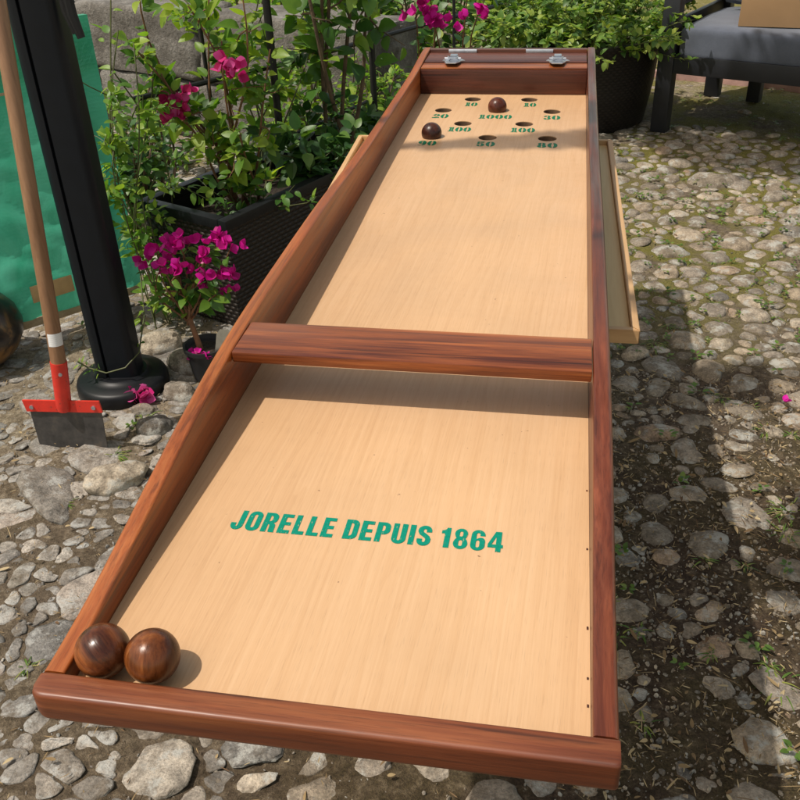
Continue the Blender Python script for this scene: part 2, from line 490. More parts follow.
def ground_mat():
    m, nt, b = newmat('cobbled_earth')
    v = coords(nt)
    n1 = noise(nt, v, 6.0, 7, 0.65)
    n2 = noise(nt, v, 55.0, 6, 0.7)
    n3 = noise(nt, v, 260.0, 4, 0.7)
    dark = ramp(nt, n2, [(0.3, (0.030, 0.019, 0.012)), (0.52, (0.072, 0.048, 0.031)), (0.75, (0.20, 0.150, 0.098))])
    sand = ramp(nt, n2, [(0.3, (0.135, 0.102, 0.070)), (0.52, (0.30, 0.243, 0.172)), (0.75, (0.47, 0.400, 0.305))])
    sep = nd(nt, 'ShaderNodeSeparateXYZ')
    L(nt, v, sep.inputs[0])
    # sandy earth on the left and behind the bench, dark humus to the right
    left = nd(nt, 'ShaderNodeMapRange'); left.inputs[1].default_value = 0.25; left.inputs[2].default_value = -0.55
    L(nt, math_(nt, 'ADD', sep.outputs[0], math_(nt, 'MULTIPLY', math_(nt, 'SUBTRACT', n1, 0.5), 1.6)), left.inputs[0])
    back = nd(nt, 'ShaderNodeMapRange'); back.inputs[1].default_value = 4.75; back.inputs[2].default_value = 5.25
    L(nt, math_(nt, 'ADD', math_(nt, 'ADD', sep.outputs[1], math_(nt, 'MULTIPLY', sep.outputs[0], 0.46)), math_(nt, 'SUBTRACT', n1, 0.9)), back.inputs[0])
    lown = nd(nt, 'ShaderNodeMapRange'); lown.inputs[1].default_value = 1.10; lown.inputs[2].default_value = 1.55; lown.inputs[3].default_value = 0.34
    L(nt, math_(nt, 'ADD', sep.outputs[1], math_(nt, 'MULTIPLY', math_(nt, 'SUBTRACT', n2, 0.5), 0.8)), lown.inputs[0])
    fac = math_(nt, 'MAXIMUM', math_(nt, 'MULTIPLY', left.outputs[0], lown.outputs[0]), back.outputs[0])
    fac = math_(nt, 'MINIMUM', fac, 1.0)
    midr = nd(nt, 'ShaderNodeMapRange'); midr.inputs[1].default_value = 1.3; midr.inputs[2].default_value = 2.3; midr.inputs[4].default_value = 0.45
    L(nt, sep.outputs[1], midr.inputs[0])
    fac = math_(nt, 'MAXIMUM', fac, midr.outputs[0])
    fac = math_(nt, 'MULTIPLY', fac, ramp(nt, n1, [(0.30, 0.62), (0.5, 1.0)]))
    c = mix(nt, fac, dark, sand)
    moss = ramp(nt, n3, [(0.3, (0.075, 0.072, 0.014)), (0.7, (0.25, 0.22, 0.045))])
    mf = ramp(nt, noise(nt, coords(nt, loc=(3, 9, 0)), 3.2, 6, 0.7), [(0.40, 0.0), (0.54, 0.9)])
    mm_ = nd(nt, 'ShaderNodeMapRange'); mm_.inputs[1].default_value = 1.9; mm_.inputs[2].default_value = 2.6; mm_.inputs[3].default_value = 0.14
    L(nt, sep.outputs[1], mm_.inputs[0])
    mx_ = nd(nt, 'ShaderNodeMapRange'); mx_.inputs[1].default_value = -.2; mx_.inputs[2].default_value = .5; mx_.inputs[3].default_value = 0.35
    L(nt, sep.outputs[0], mx_.inputs[0])
    mf = math_(nt, 'MULTIPLY', math_(nt, 'MULTIPLY', mf, mm_.outputs[0]), mx_.outputs[0])
    c = mix(nt, mf, c, moss)
    c = mix(nt, 0.8, c, ramp(nt, n3, [(0.3, 0.6), (0.7, 1.4)]), 'MULTIPLY')
    L(nt, c, b.inputs['Base Color'])
    b.inputs['Roughness'].default_value = 0.95
    b.inputs['Specular IOR Level'].default_value = 0.2
    bump(nt, b, math_(nt, 'ADD', n2, math_(nt, 'MULTIPLY', n3, 0.6)), 0.9, 0.012)
    return m
ground_m = ground_mat()

wall_m, nt, b = newmat('rough_stone_wall')
v = coords(nt)
n1 = noise(nt, v, 5, 7, 0.7); n2 = noise(nt, v, 60, 6, 0.7)
c = ramp(nt, n1, [(0.3, (0.075, 0.066, 0.055)), (0.5, (0.155, 0.142, 0.125)), (0.72, (0.30, 0.285, 0.26))])
c = mix(nt, 0.8, c, ramp(nt, n2, [(0.3, 0.55), (0.7, 1.35)]), 'MULTIPLY')
L(nt, c, b.inputs['Base Color']); b.inputs['Roughness'].default_value = 0.9
bump(nt, b, math_(nt, 'ADD', n1, n2), 0.8, 0.02)

tarp_m, nt, b = newmat('green_tarpaulin')
v = coords(nt)
n1 = noise(nt, v, 7, 5, 0.6, 0.8)
wv = nd(nt, 'ShaderNodeTexWave', wave_type='BANDS', bands_direction='Z')
wv.inputs['Scale'].default_value = 28; wv.inputs['Distortion'].default_value = 3.0; wv.inputs['Detail'].default_value = 3
L(nt, v, wv.inputs['Vector'])
c = ramp(nt, n1, [(0.3, (0.050, 0.395, 0.245)), (0.7, (0.115, 0.53, 0.37))])
L(nt, c, b.inputs['Base Color']); b.inputs['Roughness'].default_value = 0.38
bump(nt, b, math_(nt, 'ADD', n1, math_(nt, 'MULTIPLY', wv.outputs['Fac'], 0.03)), 0.6, 0.025)
tr = nd(nt, 'ShaderNodeBsdfTranslucent'); L(nt, c, tr.inputs['Color'])
ms = nd(nt, 'ShaderNodeMixShader'); ms.inputs[0].default_value = 0.5
L(nt, b.outputs[0], ms.inputs[1]); L(nt, tr.outputs[0], ms.inputs[2]); L(nt, ms.outputs[0], nt.nodes['Material Output'].inputs[0])

# woven resin: rows of over-under strands made in bump and colour
def woven(name, col, sx, sz, cyl=False):
    m, nt, b = newmat(name)
    t = nd(nt, 'ShaderNodeTexCoord')
    uv = nd(nt, 'ShaderNodeUVMap') if False else None
    a = nd(nt, 'ShaderNodeAttribute', attribute_name='weave')
    sep = nd(nt, 'ShaderNodeSeparateXYZ'); L(nt, a.outputs['Vector'], sep.inputs[0])
    x = math_(nt, 'MULTIPLY', sep.outputs[0], sx); z = math_(nt, 'MULTIPLY', sep.outputs[1], sz)
    row = math_(nt, 'FLOOR', z)
    ph = math_(nt, 'MULTIPLY', math_(nt, 'MODULO', row, 2.0), math.pi)
    sxn = math_(nt, 'SINE', math_(nt, 'ADD', math_(nt, 'MULTIPLY', x, 2 * math.pi), ph))
    zf = math_(nt, 'SINE', math_(nt, 'MULTIPLY', math_(nt, 'FRACT', z), math.pi))
    h = math_(nt, 'MULTIPLY', math_(nt, 'ADD', math_(nt, 'MULTIPLY', sxn, 0.5), 0.6), zf)
    L(nt, ramp(nt, h, [(0.0, [q * .25 for q in col]), (0.35, col), (1.0, [q * 1.3 for q in col])]), b.inputs['Base Color'])
    b.inputs['Roughness'].default_value = 0.5
    b.inputs['Specular IOR Level'].default_value = 0.35
    bump(nt, b, h, 1.0 if 'pot' not in name else 0.35, 0.006 if 'pot' not in name else .002)
    return m
weave_m = woven('woven_resin', (0.030, 0.022, 0.018), 34, 62)
weave_pot_m = woven('woven_resin_pot', (0.013, 0.010, 0.009), 30, 75)

def set_weave(o, fn):
    me = o.data
    at = me.attributes.new('weave', 'FLOAT_VECTOR', 'POINT')
    arr = []
    for v in me.vertices:
        a, c = fn(v.co)
        arr += [a, c, 0.0]
    at.data.foreach_set('vector', np.array(arr, dtype=np.float32))

kerb_m = simple('pink_concrete', (0.36, 0.22, 0.19), 0.85, 0, 0.25, 12, 0.4, 90, 0.004)
glaze_m, nt, b = newmat('bronze_glaze')
v = coords(nt)
n1 = noise(nt, v, 9, 5, 0.6, 0.5)
L(nt, ramp(nt, n1, [(0.40, (0.016, 0.014, 0.016)), (0.50, (0.05, 0.034, 0.026)), (0.60, (0.24, 0.125, 0.045))]), b.inputs['Base Color'])
b.inputs['Roughness'].default_value = 0.3
bump(nt, b, n1, 0.2, 0.004)

# ------------------------------------------------------------------ ground
def hz(x, y):
    return 0.012 * mnoise.noise((x * 2.1, y * 2.1, 0.3)) + 0.006 * mnoise.noise((x * 7.0, y * 7.0, 1.3))
xs = np.unique(np.round(np.concatenate([np.linspace(-120, -4, 14), np.arange(-3.2, -1.6, 0.035), np.arange(-1.59, 1.6, 0.016), np.arange(1.62, 3.0, 0.035), np.linspace(3.6, 120, 14)]), 4))
ys = np.unique(np.round(np.concatenate([np.linspace(-120, -1.5, 12), np.arange(-0.7, 0.1, 0.035), np.arange(0.11, 2.6, 0.016), np.arange(2.62, 6.2, 0.035), np.linspace(6.6, 160, 14)]), 4))
g = MB()
vv = []
for y in ys:
    for x in xs:
        near = -3.3 < x < 3.1 and -1 < y < 6.3
        vv.append((x, y, GZ - 0.004 + ((hz(x, y) + 0.006*mnoise.noise((x*17, y*17, 6.0)) + 0.003*mnoise.noise((x*41, y*41, 2.0))) if near else 0.0)))
nx = len(xs)
ff = [(j*nx+i, j*nx+i+1, (j+1)*nx+i+1, (j+1)*nx+i) for j in range(len(ys)-1) for i in range(nx-1)]
g.add(vv, ff)
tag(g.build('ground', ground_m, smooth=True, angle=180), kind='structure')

# --- cobbles: relaxed cells, shrunk, rounded and domed, set in the earth
U = Vector((0.905, -0.425)); Wd = Vector((0.425, 0.905))     # directions of the courtyard
def cobble_field():
    r = random.Random(5)
    pts = []
    cell = 0.05
    grid = {}
    def ok(p, d):
        ci, cj = int(p[0] // cell), int(p[1] // cell)
        k = int(d / cell) + 2
        for i in range(ci - k, ci + k + 1):
            for j in range(cj - k, cj + k + 1):
                for q in grid.get((i, j), ()):
                    if (q[0]-p[0])**2 + (q[1]-p[1])**2 < (0.5*(d + q[2]))**2: return False
        return True
    for trial in range(90000):
        x = r.uniform(-3.0, 2.9); y = r.uniform(-0.6, 5.9)
        base = (0.088 if y > 1.5 else 0.076) if x > 0.1 else 0.080
        d = base * (r.choice((0.32, 0.45, 0.7, 0.85, 0.95, 1.0, 1.15, 1.4)) if x > .1 else r.choice((0.30, 0.36, 0.45, 0.6, 0.8, 1.1, 1.5, 1.9)))
        if ok((x, y), d):
            pts.append((x, y, d)); grid.setdefault((int(x // cell), int(y // cell)), []).append((x, y, d))
    P = np.array(pts)
    s = MB()
    for i in range(len(P)):
        x, y, d = P[i]
        # leave earth bare: sparse near the board on the right, none behind the bench
        back = y + 0.47 * x
        keep = 1.0
        if x > 0.3:
            keep = 0.70 if y < 1.3 else (0.70 + 0.29 * min(1, (y - 1.3) / 0.7))
            if back > 4.95: keep = 0.05
        else:
            keep = 0.93
        if mnoise.noise((x * 1.3, y * 1.3, 4.0)) > 0.38: keep *= 0.7
        if r.random() > keep: continue
        near = np.argsort((P[:, 0]-x)**2 + (P[:, 1]-y)**2)[1:11]
        poly = [(-.2, -.2), (.2, -.2), (.2, .2), (-.2, .2)]
        for j in near:
            dx, dy = P[j, 0]-x, P[j, 1]-y
            dist = math.hypot(dx, dy)
            t = dist * d / (d + P[j, 2])
            nx_, ny_ = dx / dist, dy / dist
            out = []
            for k in range(len(poly)):
                a = poly[k]; c = poly[(k+1) % len(poly)]
                da = a[0]*nx_ + a[1]*ny_ - t; dc = c[0]*nx_ + c[1]*ny_ - t
                if da <= 0: out.append(a)
                if da * dc < 0:
                    q = da / (da - dc)
                    out.append((a[0]+(c[0]-a[0])*q, a[1]+(c[1]-a[1])*q))
            poly = out
            if len(poly) < 3: break
        if len(poly) < 3: continue
        cx = sum(p[0] for p in poly) / len(poly); cy = sum(p[1] for p in poly) / len(poly)
        n = 22 if y < 3.2 else 16
        rad = []
        for k in range(n):
            an = 2 * math.pi * k / n
            ca, sa = math.cos(an), math.sin(an)
            best = 0.2
            for q in range(len(poly)):
                a = poly[q]; c = poly[(q+1) % len(poly)]
                ex, ey = c[0]-a[0], c[1]-a[1]
                den = ca*ey - sa*ex
                if abs(den) < 1e-9: continue
                t = ((a[0]-cx)*ey - (a[1]-cy)*ex) / den
                if 0 < t < best: best = t
            rad.append(best)
        left = x < 0.05
        for _ in range(1 if (left or r.random() < .55) else 2):
            rad = [0.2*rad[k-1] + 0.6*rad[k] + 0.2*rad[(k+1) % n] for k in range(n)] if left else [0.25*rad[k-1] + 0.5*rad[k] + 0.25*rad[(k+1) % n] for k in range(n)]
        mean = sum(rad) / n
        if not left:
            rad = [min(q, mean * 1.45) for q in rad]
        gap = (0.86 if y > 1.9 else 0.80) if not left else r.uniform(0.80, 0.97)
        gap *= r.uniform(0.88, 1.06)
        ca_, sa_ = r.uniform(0, 3.14), r.uniform(0, .22)
        rad = [q * gap * (1 + sa_*math.cos(2*(2*math.pi*kk/n - ca_))) * r.uniform(.95, 1.05) for kk, q in enumerate(rad)]
        H = mean * gap * (r.uniform(0.22, 0.46) * (1 if y > 1.6 else .72) if not left else r.uniform(0.06, 0.20))
        if mean < 0.008: continue
        z0 = GZ + hz(x, y) - 0.004 - H * r.choice((0, 0.1, 0.2, 0.35, 0.55))
        tilt = Vector((r.gauss(0, .09), r.gauss(0, .09)))
        tint = r.choice((r.uniform(0, .22), r.uniform(.66, .92), r.uniform(.30, .45), r.random())) if left else r.random()
        so = r.uniform(0, 50)
        prof = [(1.0, -0.35), (0.985, 0.06), (0.90, 0.42), (0.74, 0.72), (0.50, 0.92), (0.24, 1.0)] if not left else \
               [(1.0, -0.5), (0.99, 0.25), (0.93, 0.66), (0.78, 0.88), (0.52, 0.97), (0.25, 1.0)]
        vs = []; fs = []
        for (pr, ph) in prof:
            for k in range(n):
                an = 2 * math.pi * k / n
                rr = rad[k] * pr
                px, py = cx + rr*math.cos(an), cy + rr*math.sin(an)
                nz = mnoise.noise(((x+px) * 22 + so, (y+py) * 22, ph * 1.3)) * 0.22 + mnoise.noise(((x+px) * 55 + so, (y+py) * 55, ph * 2)) * (0.24 if not left else 0.46)
                sc = 1 + nz * 0.30
                px = cx + rr*math.cos(an)*sc; py = cy + rr*math.sin(an)*sc
                vs.append((x+px, y+py, z0 + H*ph + nz*H*0.55*max(0, ph) + (px*tilt.x + py*tilt.y)))
        m = len(prof)
        for a in range(m-1):
            for k in range(n):
                fs.append((a*n+k, a*n+(k+1) % n, (a+1)*n+(k+1) % n, (a+1)*n+k))
        vs.append((x+cx, y+cy, z0 + H*1.01))
        for k in range(n): fs.append(((m-1)*n+k, (m-1)*n+(k+1) % n, m*n))
        s.add(vs, fs, tint)
    return s.build('cobblestone_paving', stone_m, angle=180)
tag(cobble_field(), kind='structure')

# --- gravel, straw, weeds between the stones (uncountable)
def gravel():
    s = MB(); r = random.Random(3)
    ico = bmesh.new(); bmesh.ops.create_icosphere(ico, subdivisions=1, radius=1.0)
    iv = [v.co.copy() for v in ico.verts]; ix = [[v.index for v in f.verts] for f in ico.faces]; ico.free()
    for i in range(24000):
        if r.random() < 0.3: x, y = r.uniform(.44, 1.25), r.uniform(0.15, 1.9)
        elif r.random() < 0.72: x, y = r.uniform(-1.9, 1.7), r.uniform(0.1, 2.6)
        else: x, y = r.uniform(-2.9, 2.6), r.uniform(2.4, 5.8)
        R = r.choice((0.0012, 0.002, 0.002, 0.003, 0.003, 0.0045, 0.0065))
        E = Euler((r.uniform(0, 6), r.uniform(0, 6), r.uniform(0, 6))).to_matrix()
        sc = Vector((r.uniform(.7, 1.3), r.uniform(.7, 1.2), r.uniform(.35, .6)))
        z = GZ + hz(x, y) - R * 0.05 - .003
        vs = []
        for v in iv:
            w = E @ Vector((v.x*sc.x, v.y*sc.y, v.z*sc.z)) * R * r.uniform(.85, 1.1)
            vs.append((x+w.x, y+w.y, z+w.z))
        s.add(vs, ix, r.random())
    return s.build('gravel', stone_m, smooth=False)
tag(gravel(), kind='stuff')
def straw():
    s = MB(); r = random.Random(9)
    for i in range(9000):
        if r.random() < 0.35: x, y = r.uniform(.44, 1.25), r.uniform(0.15, 1.9)
        elif r.random() < 0.7: x, y = r.uniform(-1.7, 1.6), r.uniform(0.1, 2.4)
        else: x, y = r.uniform(-2.4, 2.3), r.uniform(2.2, 5.8)
        a = r.uniform(0, 6.28); big = r.random() < 0.12
        ln = r.uniform(0.006, 0.022) * (2.0 if big else 1)
        d = Vector((math.cos(a), math.sin(a), r.uniform(-.1, .25)))
        s.leaf(Vector((x, y, GZ + hz(x, y) + r.uniform(0.001, 0.016))), d, Vector((r.gauss(0, .4), r.gauss(0, .4), 1)), ln,
               r.uniform(0.001, 0.0025) if not r.random() < 0.15 else min(ln, .014) * 0.5, 0.3, r.uniform(-.3, .4), r.random())
    return s.build('dry_litter', straw_m)
tag(straw(), kind='stuff')
def weeds():
    s = MB(); r = random.Random(21)
    spots = [(0.95, 1.27, 1.5), (0.93, 1.2, 1.2), (0.80, 1.78, .9), (0.93, 1.72, .9), (0.7, 1.55, .7), (0.72, 1.35, .7)]
    for i in range(420):
        x = r.uniform(0.45, 1.9) if r.random() < .72 else r.uniform(-1.9, -.3)
        y = r.uniform(0.4, 4.6) if r.random() < .8 else r.uniform(4.9, 5.8)
        spots.append((x, y, r.choice((.4, .5, .6, .8, 1.1))))
    for i in range(260): spots.append((r.uniform(.5, 1.7), r.uniform(1.9, 3.7), r.choice((.25, .35, .45))))
    for x, y, k in spots:
        z = GZ + hz(x, y)
        if r.random() < 0.45:
            for j in range(int(10 + 12*k)):
                a = r.uniform(0, 6.28); q = r.uniform(0, .03*k)
                d = Vector((math.cos(a), math.sin(a), r.uniform(.1, .8)))
                s.leaf(Vector((x + q*math.cos(a), y + q*math.sin(a), z)), d, Vector((0, 0, 1)), r.uniform(.010, .030)*(.6+.5*k), r.uniform(.002, .0042), .2, .7, r.random(), .3)
        else:
            for j in range(int(5 + 5*k)):
                a = r.uniform(0, 6.28); q = r.uniform(.003, .022*k)
                d = Vector((math.cos(a), math.sin(a), r.uniform(.1, .6)))
                s.leaf(Vector((x + q*math.cos(a), y + q*math.sin(a), z + r.uniform(.004, .018))), d, Vector((0, 0, 1)), r.uniform(.010, .022)*(.6+.5*k), r.uniform(.007, .014)*(.6+.5*k), .15, .2, r.uniform(0, .7))
    return s.build('weeds', grass_m)
tag(weeds(), kind='stuff')

# --- larger loose stones near the parasol post, each its own thing
def rock(x, y, rx, ry, h, rz, tint, label, seed, sharp=0.25):
    s = MB(); bm = bmesh.new()
    bmesh.ops.create_icosphere(bm, subdivisions=4, radius=1.0)
    for v in bm.verts:
        q = v.co.copy()
        n = mnoise.noise(q * 1.1 + Vector((seed, 0, 0))) * sharp + mnoise.noise(q * 2.7 + Vector((seed, 5, 0))) * sharp * .4 + mnoise.noise(q * 8 + Vector((seed, 5, 0))) * .035
        q *= 1 + n
        q.z = math.copysign(abs(q.z) ** 0.8, q.z)
        v.co = Vector((q.x * rx, q.y * ry, q.z * h))
    M = Matrix.Translation((x, y, GZ + h * 0.35)) @ Matrix.Rotation(rz, 4, 'Z')
    s.tt = tint
    s.bm(bm, M)
    o = s.build('rock', stone_m, angle=180, origin=(x, y, GZ))
    tag(o, label, 'rock', 'loose rocks around the parasol post')
rock(-0.82, 1.86, 0.065, 0.05, 0.045, 0.2, 0.86, 'pale rounded rock behind the black post base and left of the potted flowers', 1.0)
rock(-0.70, 1.76, 0.06, 0.045, 0.045, -.3, 0.18, 'grey-brown rock lying just left of the black nursery pot', 2.0)
rock(-0.655, 1.60, 0.048, 0.04, 0.03, -.2, 0.72, 'blue-grey rock between the pot and the table rail', 3.0)
rock(-0.665, 1.19, 0.075, 0.052, 0.032, 0.5, 0.86, 'large flat pale angular rock in front of the scraper blade by the rail', 4.0, 0.35)
rock(-0.66, 1.42, 0.05, 0.034, 0.03, 0.35, 0.0, 'dark slate-coloured rock right of the scraper blade', 5.5)
rock(-0.72, 1.50, 0.036, 0.024, 0.02, 0.1, 0.72, 'small grey rock below the fallen petals at the post base', 6.5)

# --- kerb behind the bench
k = MB(); k.box((-1.2, 0, -0.06), (4.5, 0.06, 0.035), 0.006, frame((1.08, 5.43, GZ), U))
tag(k.build('kerb', kerb_m), kind='structure')

# ------------------------------------------------------------------ stone wall behind the planter
def stone_wall():
    s = MB(); r = random.Random(2)
    M = frame((-3.1, 4.80, GZ), U)
    Lw = 2.95
    rows = [(0.0, .30), (.30, .34)]
    for z0, h in rows:
        x = -r.uniform(0, .2)
        while x < Lw:
            w = min(r.uniform(.7, 1.25), Lw - x)
            bm = bmesh.new(); bmesh.ops.create_cube(bm, size=1.0)
            bmesh.ops.subdivide_edges(bm, edges=list(bm.edges), cuts=14, use_grid_fill=True)
            sd = r.uniform(0, 30)
            for v in bm.verts:
                c = v.co * 2
                q = Vector((math.copysign(abs(c.x)**.9, c.x), c.y, c.z))
                L4 = (abs(q.x)**14 + abs(q.y)**14 + abs(q.z)**14) ** (1/14)
                q = q / max(L4, 1e-6) * max(abs(q.x), abs(q.y), abs(q.z))
                q *= 1 + 0.07 * mnoise.noise(c * 1.4 + Vector((sd, 0, 0))) + 0.05 * mnoise.noise(c * 4 + Vector((sd, 0, 0)))
                v.co = Vector((x + w/2 + q.x*(w/2 - .004), .16 + q.y*.16, z0 + h/2 + q.z*(h/2 - .003)))
            s.bm(bm, M)
            x += w
    core = MB()
    s.box((0.05, .06, 0), (Lw-.05, .26, .60), 0, M)
    return s.build('stone_wall', wall_m, angle=60, origin=(-1.6, 4.1, GZ))
tag(stone_wall(), 'low grey wall of rough stone blocks behind the planter and iron trellis', 'wall')

# ------------------------------------------------------------------ game table
game = thing('table_game', (0.22, 1.05, -0.03), 'long wooden rolling-ball table game with red hardwood rails and numbered holes', 'table game')
BW, BL, T = 0.44, 2.0235, 0.021
_prof = [(-.03, .0195), (.0, .0195), (.05, .021), (.10, .026), (.15, .033), (.22, .044), (.30, .056), (.36, .0635), (.42, .070), (.48, .0745), (.54, .077),
         (.62, .0785), (.80, .079), (.95, .078), (1.05, .0755), (1.15, .071), (1.25, .0675), (1.4, .0655), (1.6, .065), (1.8, .0655), (1.95, .0665), (2.03, .069), (2.10, .074), (2.16, .0775), (2.3, .0785)]
def ptop(y):
    for (a, h0), (c, h1) in zip(_prof, _prof[1:]):
        if a <= y <= c:
            t = (y - a) / (c - a); return h0 + (h1 - h0) * t
    return _prof[-1][1] if y > 1 else _prof[0][1]
def ptop_s(y):
    return sum(ptop(y + d) for d in (-.03, -.015, 0, .015, .03)) / 5
def pbot(y):
    t = min(1, max(0, (y - .25) / .5)); t = t*t*(3-2*t)
    return -.012 - .016 * t
YE = 2.235
def rail(x0, x1, mat, ro0, ro1):
    """side rail swept along y; ro0/ro1: rounding at the top of the x0 / x1 edge"""
    s = MB(); ysr = np.concatenate([np.arange(0.0006, YE - .01, .02), [YE]])
    secs = []
    for y in ysr:
        t, b_ = ptop_s(y), pbot(y)
        sec = [(x0 + .003, b_), (x0, b_ + .003)]
        for a in range(0, 91, 18):
            A = RAD(a); sec.append((x0 + ro0 - ro0*math.cos(A), t - ro0 + ro0*math.sin(A)))
        for a in range(0, 91, 18):
            A = RAD(a); sec.append((x1 - ro1 + ro1*math.sin(A), t - ro1 + ro1*math.cos(A)))
        sec += [(x1, b_ + .003), (x1 - .003, b_)]
        secs.append([(x, y, z) for x, z in sec])
    n = len(secs[0])
    vs = [p for q in secs for p in q]
    fs = [(i*n+k, i*n+(k+1) % n, (i+1)*n+(k+1) % n, (i+1)*n+k) for i in range(len(secs)-1) for k in range(n)]
    fs += [tuple(range(n)), tuple(range((len(secs)-1)*n + n - 1, (len(secs)-1)*n - 1, -1))]
    s.add(vs, [f[::-1] for f in fs])
    return s.build('side_rail', mat, game, angle=50)
rail(-T, -0.0004, wood_y, .006, .003)
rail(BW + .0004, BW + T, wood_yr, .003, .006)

# rounded end rail at the near end
def end_rail():
    s = MB(); xs_ = np.concatenate([[-T], np.linspace(-T + .002, -T + .016, 6), np.linspace(.02, BW - .01, 24), np.linspace(BW + T - .006, BW + T - .0005, 4), [BW + T]])
    secs = []
    for x in xs_:
        e0 = max(0, (-T + .012 - x) / .012); e1 = max(0, (x - (BW + T - .004)) / .004)
        ins = .0085 * (1 - math.sqrt(max(0, 1 - e0*e0))) + .002 * (1 - math.sqrt(max(0, 1 - e1*e1)))
        y0, y1, zb, zt = -.0255 + ins, 0.0, -.0125 + ins*.8, .0203 - ins * .2
        R = .0042; sec = []
        for a in range(0, 91, 15):
            A = RAD(a); sec.append((y0 + R - R*math.cos(A), zt - R + R*math.sin(A)))
        for a in range(0, 91, 30):
            A = RAD(a); sec.append((y1 - .003 + .003*math.sin(A), zt - .003 + .003*math.cos(A)))
        sec += [(y1, zb)]
        for a in range(0, 91, 30):
            A = RAD(a); sec.append((y0 + .006 - .006*math.sin(A), zb + .006 - .006*math.cos(A)))
        secs.append([(x, y, z) for y, z in sec])
    n = len(secs[0]); vs = [p for q in secs for p in q]
    fs = [(i*n+k, i*n+(k+1) % n, (i+1)*n+(k+1) % n, (i+1)*n+k) for i in range(len(secs)-1) for k in range(n)]
    fs += [tuple(range(n)), tuple(range((len(secs)-1)*n + n - 1, (len(secs)-1)*n - 1, -1))]
    s.add(vs, fs)
    return s.build('end_rail', wood_end, game, angle=50)
end_rail()

# playing board with ten real holes
HOLES = [(0.083, 1.863), (0.147, 1.974), (0.295, 1.974), (0.357, 1.860), (0.146, 1.745), (0.294, 1.747), (0.216, 1.632), (0.353, 1.631), (0.0855, 1.629), (0.220, 1.862)]
HR = 0.0215
def curve_mesh(splines, z0, extrude):
    cu = bpy.data.curves.new('outline', 'CURVE'); cu.dimensions = '2D'; cu.fill_mode = 'BOTH'; cu.extrude = extrude
    for pts in splines:
        sp = cu.splines.new('POLY'); sp.points.add(len(pts) - 1); sp.use_cyclic_u = True
        for i, p in enumerate(pts): sp.points[i].co = (p[0], p[1], 0, 1)
    ob = bpy.data.objects.new('outline', cu); COL.objects.link(ob)
    dg = bpy.context.evaluated_depsgraph_get(); dg.update()
    me = bpy.data.meshes.new_from_object(ob.evaluated_get(dg))
    vs = [Vector((v.co.x, v.co.y, v.co.z + z0)) for v in me.vertices]
    fs = [list(p.vertices) for p in me.polygons]
    bpy.data.objects.remove(ob); bpy.data.curves.remove(cu); bpy.data.meshes.remove(me)
    return vs, fs
circ = lambda c, r, n=40: [(c[0] + r*math.cos(2*math.pi*k/n), c[1] + r*math.sin(2*math.pi*k/n)) for k in range(n)]
vs, fs = curve_mesh([[(-.0002, -.0004), (BW + .0002, -.0004), (BW + .0002, BL + .03), (-.0002, BL + .03)]] + [circ(h, HR) for h in HOLES], -0.0055, 0.0055)
s = MB(); s.add(vs, fs)
board = s.build('playing_board', beech_m, game, angle=30)
for (hx, hy) in HOLES:
    s = MB(); n = 40
    vs = [(hx + q*math.cos(2*math.pi*k/n), hy + q*math.sin(2*math.pi*k/n), z) for q, z in ((HR - .0002, -.0014), (HR - .0002, -.0208), (HR - .0012, -.0208), (HR - .0012, -.0014)) for k in range(n)]
    s.add(vs, [(a*n+k, a*n+(k+1) % n, ((a+1) % 4)*n+(k+1) % n, ((a+1) % 4)*n+k) for a in range(4) for k in range(n)])
    s.build('hole_lining', lining_m, board, angle=30)
s = MB(); s.box((0.0006, 0.9, -.0270), (BW - .0006, YE - .02, -.0215))
s.build('bottom_panel', wood_dark, game)

# crossbar
s = MB(); s.box((0.0008, .459, .0605), (BW - .0008, .541, .0750), .0022)
s.build('crossbar', wood_x, game)

